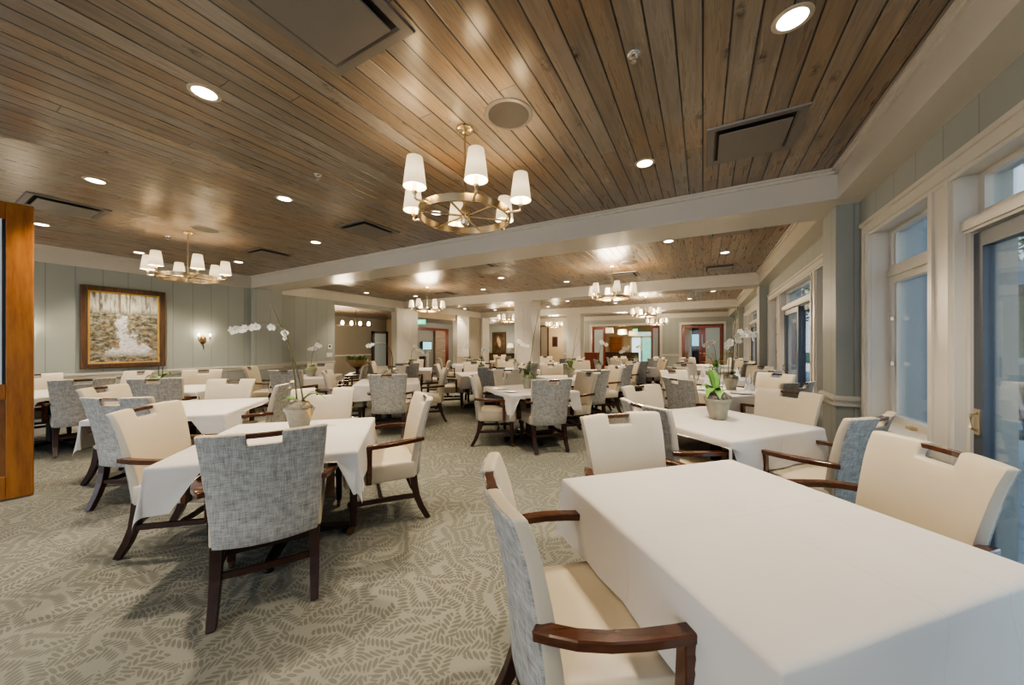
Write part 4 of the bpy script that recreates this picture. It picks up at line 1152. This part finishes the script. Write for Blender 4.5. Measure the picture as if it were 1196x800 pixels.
t = thing('fireplace_mantel', 'pale fireplace mantel with dark opening below the television', 'fireplace', (-14.97, 15.7, 0))
MB().box(0, .3, -.6, .6, .98, 1.06).build('shelf', M['trim'], t); m = MB().box(0, .22, -.55, -.3, 0, .98); m.box(0, .22, .3, .55, 0, .98); m.box(0, .22, -.3, .3, .72, .98); m.build('surround', M['trim'], t)
MB().box(0, .1, -.3, .3, 0, .72).build('firebox', M['black'], t)
tag(MB().box(-14.99, -14.8, 16.9, 17.85, 0, 2.3).build('chimney_breast', M['stone']), 'rough brown stone chimney breast beside the television', 'stonework')
# console with fern bowl
t = thing('console_table', 'dark wood console table with crossed legs in front of the left archway', 'console table', (-7.62, 5.75, 0), R(-43))
MB().box(-.5, .5, -.2, .2, .655, .69).build('top', M['mahog'], t, bevel=.005, seg=1)
for s in (-1, 1):
    for q in (-1, 1): MB().sweep([(s*.42, q*.14, .66), (s*.40, q*.14, .3), (s*.42, q*.14, 0)], [(-.02, -.02), (.02, -.02), (.02, .02), (-.02, .02)]).build('leg', M['mahog'], t)
MB().box(-.4, .4, -.12, .12, .14, .17).build('shelf', M['mahog'], t)
t = thing('fern_bowl', 'green fern in a footed tan bowl on the console table', 'plant', (-7.60, 5.77, .69))
MB().lathe([(.12, 0), (.12, .02), (.04, .05), (.035, .12), (.10, .16), (.001, .165)], 18, cap=False).build('foot', M['mahog'], t, smooth=True)
MB().lathe([(.05, .16), (.16, .20), (.25, .30), (.26, .35), (.235, .34), (.1, .22), (.001, .22)], 24, cap=False).build('bowl', M['bowl'], t, smooth=True)
f = MB(); rn = random.Random(11)
for k in range(110):
    a = rn.uniform(0, 6.28); q = .18*math.sqrt(rn.random()); blade(f, (q*math.cos(a), q*math.sin(a), .32), a+rn.uniform(-.6, .6), rn.uniform(.10, .22), .03, rn.uniform(.05, .18), rn.uniform(.02, .14), 5)
f.build('fronds', M['leaf'], t, smooth=True)
# annexe wall door, linear chandelier
t = thing('annexe_door', 'dark-framed narrow door with pale green glass beyond the left archway', 'door', (-14.97, 12.75, 0))
m = MB().box(0, .08, -.55, -.42, 0, 2.1); m.box(0, .08, .35, .48, 0, 2.1); m.box(0, .08, -.55, .48, 2.0, 2.12); m.build('frame', M['mahog'], t); MB().box(.02, .04, -.42, .35, 0, 2.0).build('glass', M['frost'], t)
t = thing('linear_chandelier', 'long bar chandelier with a row of seven bare bulbs beyond the left archway', 'chandelier', (-12.2, 8.6, 2.78), R(72))
MB().box(-1.1, 1.1, -.012, .012, -.62, -.60).build('bar', M['darkbrass'], t)
for s in (-1, 1): MB().tube([(s*.5, 0, 0), (s*.5, 0, -.61)], .008, 6).build('rod', M['darkbrass'], t)
for k in range(7): MB().lathe([(.001, -.60), (.05, -.57), (.055, -.5), (.03, -.44), (.001, -.43)], 12, (-1.0+k/3, 0, 0), cap=False).build('bulb', M['bulb'], t, smooth=True)
point('annexe_light', (-12.2, 8.6, 2.05), 130., r=.3); point('annexe_light', (-12.5, 17., 2.3), 75., (1, .86, .7), .3)
point('annexe_light', (-12.4, 20.0, 1.7), 40., (1, .84, .62), .1)
# dark painting between table lamps, far left
t = thing('framed_painting', 'tall dark figure painting in a brown frame between two table lamps', 'painting', (-12.80, 21.36, 1.5), -PI/2)
frame_ring(.56, .80, .09, .0, .05).build('frame', M['frame'], t, bevel=.01, seg=1)
cv = MB().box(-.48, .48, -.004, 0., -.72, .72).build('canvas', M['portrait'], t); cv.location = (.02, 0, 0); cv.rotation_euler = (0, 0, PI/2)
t = thing('sideboard', 'long low sideboard below the dark painting', 'sideboard', (-12.75, 21.05, 0))
MB().box(-1.3, 1.3, -.25, .25, .78, .82).build('top', M['mahog'], t)
MB().box(-1.25, 1.25, -.22, .22, .12, .78).build('body', M['frame'], t)
for s in (-1, 1):
    for q in (-1, 1): MB().box(s*1.2-.03, s*1.2+.03, q*.18-.03, q*.18+.03, 0, .12).build('leg', M['mahog'], t)
for s, q in ((-1, 'left'), (1, 'right')):
    t = thing('table_lamp', 'white-shaded table lamp %s of the dark painting' % q, 'lamp', (-12.75+s*1.05, 21.05, .82), 0)
    MB().lathe([(.09, 0), (.09, .02), (.03, .05), (.08, .16), (.03, .28), (.012, .33), (.012, .4)], 16).build('base', M['vaseglass'], t, smooth=True)
    MB().lathe([(.24, .38), (.17, .70), (.165, .70), (.235, .38)], 22, cap=False).build('lamp_shade', M['drum'], t, smooth=True)
# curtained recess / mirror right of the column
t = thing('wall_mirror', 'tall dark-framed mirror on the far wall right of the white column', 'mirror', (-8.45, YF, 1.55), -PI/2)
frame_ring(.30, 1.05, .10, 0, .05).build('frame', M['frame'], t, bevel=.01, seg=1); MB().box(0, .02, -.22, .22, -.97, .97).build('glass', M['taupe'], t)
t = thing('framed_painting', 'small dark picture on the cream far wall', 'painting', (-7.75, YF, 1.6), -PI/2)
frame_ring(.17, .30, .05, 0, .04).build('frame', M['frame'], t); MB().box(0, .02, -.13, .13, -.26, .26).build('canvas', M['mahog'], t)
point('far_wash', (-7.4, 18.6, 1.9), 24., r=.1)
# sideboard / host stand
t = thing('host_stand', 'red mahogany sideboard standing left of the bar opening', 'sideboard', (-4.95, 16.4, 0))
MB().box(-.62, .62, -.25, .25, 1.0, 1.05).build('top', M['redwood'], t, bevel=.006, seg=1)
MB().box(-.58, .58, -.22, .22, .1, 1.0).build('body', M['redwood'], t)
for k in (-1, 1): MB().box(k*.29-.25, k*.29+.25, -.235, -.22, .18, .92).build('door', M['redwood'], t, bevel=.006, seg=1)
for s in (-1, 1): MB().box(s*.5-.04, s*.5+.04, -.2, .2, 0, .1).build('leg', M['redwood'], t)
# bar opening : red folding doors
def leaf(x, y, rz, label, w=.85, h=2.4, gm='frost'):
    t = thing('mahogany_door', label, 'door', (x, y, 0), rz, None)
    m = MB().box(0, .14, -.02, .02, .01, h); m.box(w-.14, w, -.02, .02, .01, h); m.box(.14, w-.14, -.02, .02, h-.14, h); m.box(.14, w-.14, -.02, .02, .01, .3); m.build('frame', M['redwood'], t, bevel=.004, seg=1)
    MB().box(.13, w-.13, -.008, .008, .29, h-.13).build('glass', M[gm], t); MB().box(w-.1, w-.06, -.05, .05, 1., 1.04).build('handle', M['brass'], t)
    return t
leaf(-5.50, YF+.05, R(-20)+0, 'glazed red mahogany door leaf at the left of the bar opening')
leaf(-1.98, YF-.04, R(-110), 'red mahogany door leaf standing open at the right of the bar opening')
leaf(-.92, YF+.06, 0, 'clear-glazed red door leaf, left one of the closed pair', .88, 2.38, 'glass'); leaf(.85, YF+.09, PI, 'frosted red door leaf, right one of the pair by the windows', .88, 2.38)
tag(MB().box(-.45, .85, YF+.9, YF+.95, 0, 2.3).build('dark_screen', M['black']), 'dark panel behind the red doors', 'panel')
tag(MB().box(-.55, .05, YF+.84, YF+.89, 1.35, 1.95).build('wall_screen', M['screen']), 'small bright screen seen behind the left red door', 'screen')
# bar room
for k, (x, y, z, q) in enumerate(((-4.95, 21, 2.12, 'left'), (-4.35, 22, 2.05, 'middle'), (-3.95, 23.4, 2.0, 'right'))):
    t = thing('pendant_lamp', 'white drum pendant lamp, %s of three in the bar opening' % q, 'pendant lamp', (x, y, z), 0, None)
    MB().lathe([(.30, 0), (.26, .30), (.255, .30), (.295, 0)], 24, cap=False).build('lamp_shade', M['drum'], t, smooth=True)
    MB().tube([(0, 0, .28), (0, 0, 2.9-z)], .006, 6).build('cord', M['black'], t)
point('bar_light', (-4.3, 21.6, 2.0), 150., (1, .78, .5), .3)
t = thing('bar_cabinet', 'tall reddish wood cabinet at the back of the bar room', 'cabinet', (-5.4, 25.35, 0))
MB().box(-.4, .4, -.22, .22, .05, 1.9).build('body', M['pine'], t); MB().box(-.45, .45, -.25, .25, 1.9, 1.97).build('cornice', M['pine'], t)
for z in (.6, 1.05, 1.5): MB().box(-.35, .35, -.235, -.22, z-.02, z+.02).build('rail', M['redwood'], t)
t = thing('bar_entrance', 'pair of bright glazed entrance doors at the back of the bar room', 'door', (-3.7, 25.56, 0))
m = MB()
for x in (-.75, -.05, .65): m.box(x-.06, x+.06, -.03, .03, 0, 2.0)
m.box(-.8, .7, -.03, .03, 1.9, 2.02); m.box(-.8, .7, -.03, .03, 0, .2); m.build('frame', M['trim'], t)
for x, mm in ((-.4, 'exwhite'), (.3, 'sky_panel')): MB().box(x-.3, x+.3, -.01, .01, .2, 1.9).build('pane', plain('bright_pane_'+mm, (.5, .75, .75) if mm == 'exwhite' else (.15, .45, .36), .4, emit=(.6, .85, .9) if mm == 'exwhite' else (.15, .5, .4), es=.8, var=.5, scale=3.), t)
tag(MB().box(-4.5, -2.95, 25.53, 25.6, 2.02, 2.3).build('transom_light', plain('transom_glow', (.6, .8, .75), .4, emit=(.6, .85, .8), es=.5)), 'bright transom band above the bar entrance doors', 'window')
t = thing('banquette', 'low dark banquette across the bar opening', 'bench', (-4.3, 20.6, 0)); MB().box(-1.1, 1.1, -.2, .2, .0, .45).build('seat', M['frame'], t); MB().box(-1.1, 1.1, .12, .22, .45, .98).build('backrest', M['frame'], t)

# ------------------------------------------------------------------ outdoors
struct(MB().box(1.5, 9, -3, 24, -.14, -.04), 'deck', M['deck'])
for i, (x, y) in enumerate(((2.05, 5.0), (2.05, 10.1), (2.05, 15.2))):
    tag(MB().box(x-.5, x-.14, y-.28, y+.28, -.04, 3.4).build('porch_pier', M['exwall'], bevel=.01, seg=1), 'slate blue porch pier outside, %s from the camera' % ('nearest', 'second', 'third')[i], 'pier', 'slate porch piers')
t = thing('pavilion', 'slate blue pavilion building with hipped roof beyond the deck', 'building', (9.5, 15, 0))
MB().box(-4.5, 5, -3, 3, -.04, 1.0).build('base_wall', M['exwall'], t); m = MB()
for x in (-4.4, -2.6, -.8, 1.0, 2.8, 4.7): m.box(x-.15, x+.15, -2.95, -2.7, 1.0, 2.6)
for y in (-2.8, -1., 1., 2.8): m.box(-4.5, -4.25, y-.15, y+.15, 1.0, 2.6)
m.build('post', M['exwall'], t)
MB().box(-4.7, 5.2, -3.2, 3.2, 1.0, 1.10).build('white_cap', M['exwhite'], t)
MB().box(-4.0, 4.5, -1.6, 2.5, 1.1, 2.6).build('core_wall', M['sky_panel'], t)
MB().hexa([(-5.6, -4.2, 2.6), (6.2, -4.2, 2.6), (6.2, 4.2, 2.6), (-5.6, 4.2, 2.6)], [(-1, -.4, 4.0), (1.5, -.4, 4.0), (1.5, .4, 4.0), (-1, .4, 4.0)]).build('roof', M['exroof'], t)
def make_patio_chair():
    t = thing('patio_chair', '', 'outdoor chair', group='dark metal patio chairs')
    m = MB().sweep([(-.28, -.3, .42), (-.28, .3, .42)], [(-.02, -.02), (.02, -.02), (.02, .02), (-.02, .02)])
    for s in (-1, 1):
        MB().tube([(s*.27, .28, 0), (s*.27, .26, .62), (s*.27, -.1, .64), (s*.27, -.26, .62)], .018, 6).build('leg', M['exdark'], t, smooth=True)
        MB().tube([(s*.27, -.34, 0), (s*.27, -.22, .42), (s*.25, -.34, .95)], .018, 6).build('leg', M['exdark'], t, smooth=True)
    MB().box(-.27, .27, -.25, .28, .40, .44).build('seat', M['exdark'], t)
    m = MB()
    for k in range(7): x = -.22+k*.073; m.tube([(x, -.23, .44), (x*.95, -.34, .95)], .010, 5)
    m.tube([(-.26, -.34, .95), (0, -.36, 1.0), (.26, -.34, .95)], .02, 6); m.build('backrest', M['exdark'], t, smooth=True)
    return t
pcP = Proto(make_patio_chair())
for x, y, a, q in ((2.75, 4.3, 60, 'nearest outside the sliding door'), (3.9, 4.0, 120, 'right of the nearest one outside'), (3.3, 6.3, 200, 'behind the white outdoor table'), (2.6, 7.6, 20, 'farther along the deck'), (4.6, 5.6, 150, 'at the right of the white outdoor table')):
    pcP.place((x, y, -.04), R(a), 'dark metal patio chair on the deck, '+q)
t = thing('patio_table', 'round white-topped outdoor table on the deck', 'outdoor table', (3.4, 5.2, -.04))
MB().lathe([(.001, .70), (.55, .70), (.56, .715), (.55, .73), (.001, .73)], 28, cap=False).build('top', M['exwhite'], t, smooth=True); MB().lathe([(.25, 0), (.25, .03), (.04, .06), (.04, .70)], 14).build('pedestal', M['exdark'], t, smooth=True)
def tree(x, y, h, r, label, seed):
    t = thing('tree', label, 'tree', (x, y, -.1)); rn = random.Random(seed)
    tr = MB().tube([(0, 0, 0), (.05, .02, h*.4), (-.05, .05, h*.75)], .16, 8, scale=[1, .7, .3])
    for k in range(7):
        a = rn.uniform(0, 6.28); z = rn.uniform(.4, .7)*h; tr.tube([(0, .02, z), (r*.4*math.cos(a), r*.4*math.sin(a), z+.12*h), (r*.8*math.cos(a), r*.8*math.sin(a), z+.2*h)], .06, 5, scale=[1, .6, .2])
    tr.build('trunk', M['bark'], t, smooth=True)
    f = MB()
    for k in range(1500):
        a = rn.uniform(0, 6.28); ph = math.acos(rn.uniform(-1, 1)); q = r*rn.uniform(.55, 1.05)
        c = Vector((q*math.sin(ph)*math.cos(a), q*math.sin(ph)*math.sin(a), h*.72+q*.8*math.cos(ph))); s = rn.uniform(.08, .18)
        u = Vector((rn.uniform(-1, 1), rn.uniform(-1, 1), rn.uniform(-1, 1))).normalized(); w = u.orthogonal().normalized(); o = len(f.v)
        f.v += [tuple(c-u*s), tuple(c+w*s*.5), tuple(c+u*s), tuple(c-w*s*.5)]; f.f.append((o, o+1, o+2, o+3))
    f.build('foliage', M['foliage'], t)
tree(5.75, 9.0, 6.6, 1.0, 'leafy tree whose branch shows through the nearest transom', 1)
tree(10.5, 24, 7., 3., 'large green tree behind the pavilion', 2); tree(18.5, 22, 8., 3.5, 'far green tree right of the pavilion', 3); tree(4.6, 28, 6.5, 2.6, 'green tree at the far end of the deck', 4)
struct(MB().box(9, 60, -30, 90, -.4, -.2), 'lawn', M['foliage'])

# ------------------------------------------------------------------ world, camera
w = bpy.data.worlds.new('World'); sc.world = w; w.use_nodes = True
nt = w.node_tree; bg = nt.nodes['Background']
tc = nt.nodes.new('ShaderNodeTexCoord'); sp = nt.nodes.new('ShaderNodeSeparateXYZ'); nt.links.new(tc.outputs['Generated'], sp.inputs[0])
nz = nt.nodes.new('ShaderNodeTexNoise'); nz.inputs['Scale'].default_value = 3.; nz.inputs['Detail'].default_value = 5.; nt.links.new(tc.outputs['Generated'], nz.inputs['Vector'])
ad = nt.nodes.new('ShaderNodeMath'); ad.operation = 'MULTIPLY_ADD'; nt.links.new(nz.outputs['Fac'], ad.inputs[0]); ad.inputs[1].default_value = .8; nt.links.new(sp.outputs[2], ad.inputs[2])
rp = nt.nodes.new('ShaderNodeValToRGB'); nt.links.new(ad.outputs[0], rp.inputs[0])
e = rp.color_ramp.elements; e[0].position = .35; e[0].color = (.88, .92, .98, 1); e[1].position = 1.; e[1].color = (.50, .72, 1., 1)
nt.links.new(rp.outputs[0], bg.inputs[0]); bg.inputs[1].default_value = 1.8

cam = bpy.data.cameras.new('Camera'); co = bpy.data.objects.new('Camera', cam); COL.objects.link(co)
cam.sensor_width = 36.; cam.lens = 405.7/1196*36.; cam.clip_start = .02
co.location = (0, 0, 1.42); co.rotation_euler = (PI/2, 0, R(28.8)); cam.shift_y = -(402.5-400)/1196*-1
sc.camera = co
sc.view_settings.view_transform = 'AgX'; sc.view_settings.look = 'AgX - Medium High Contrast'; sc.view_settings.exposure = .70
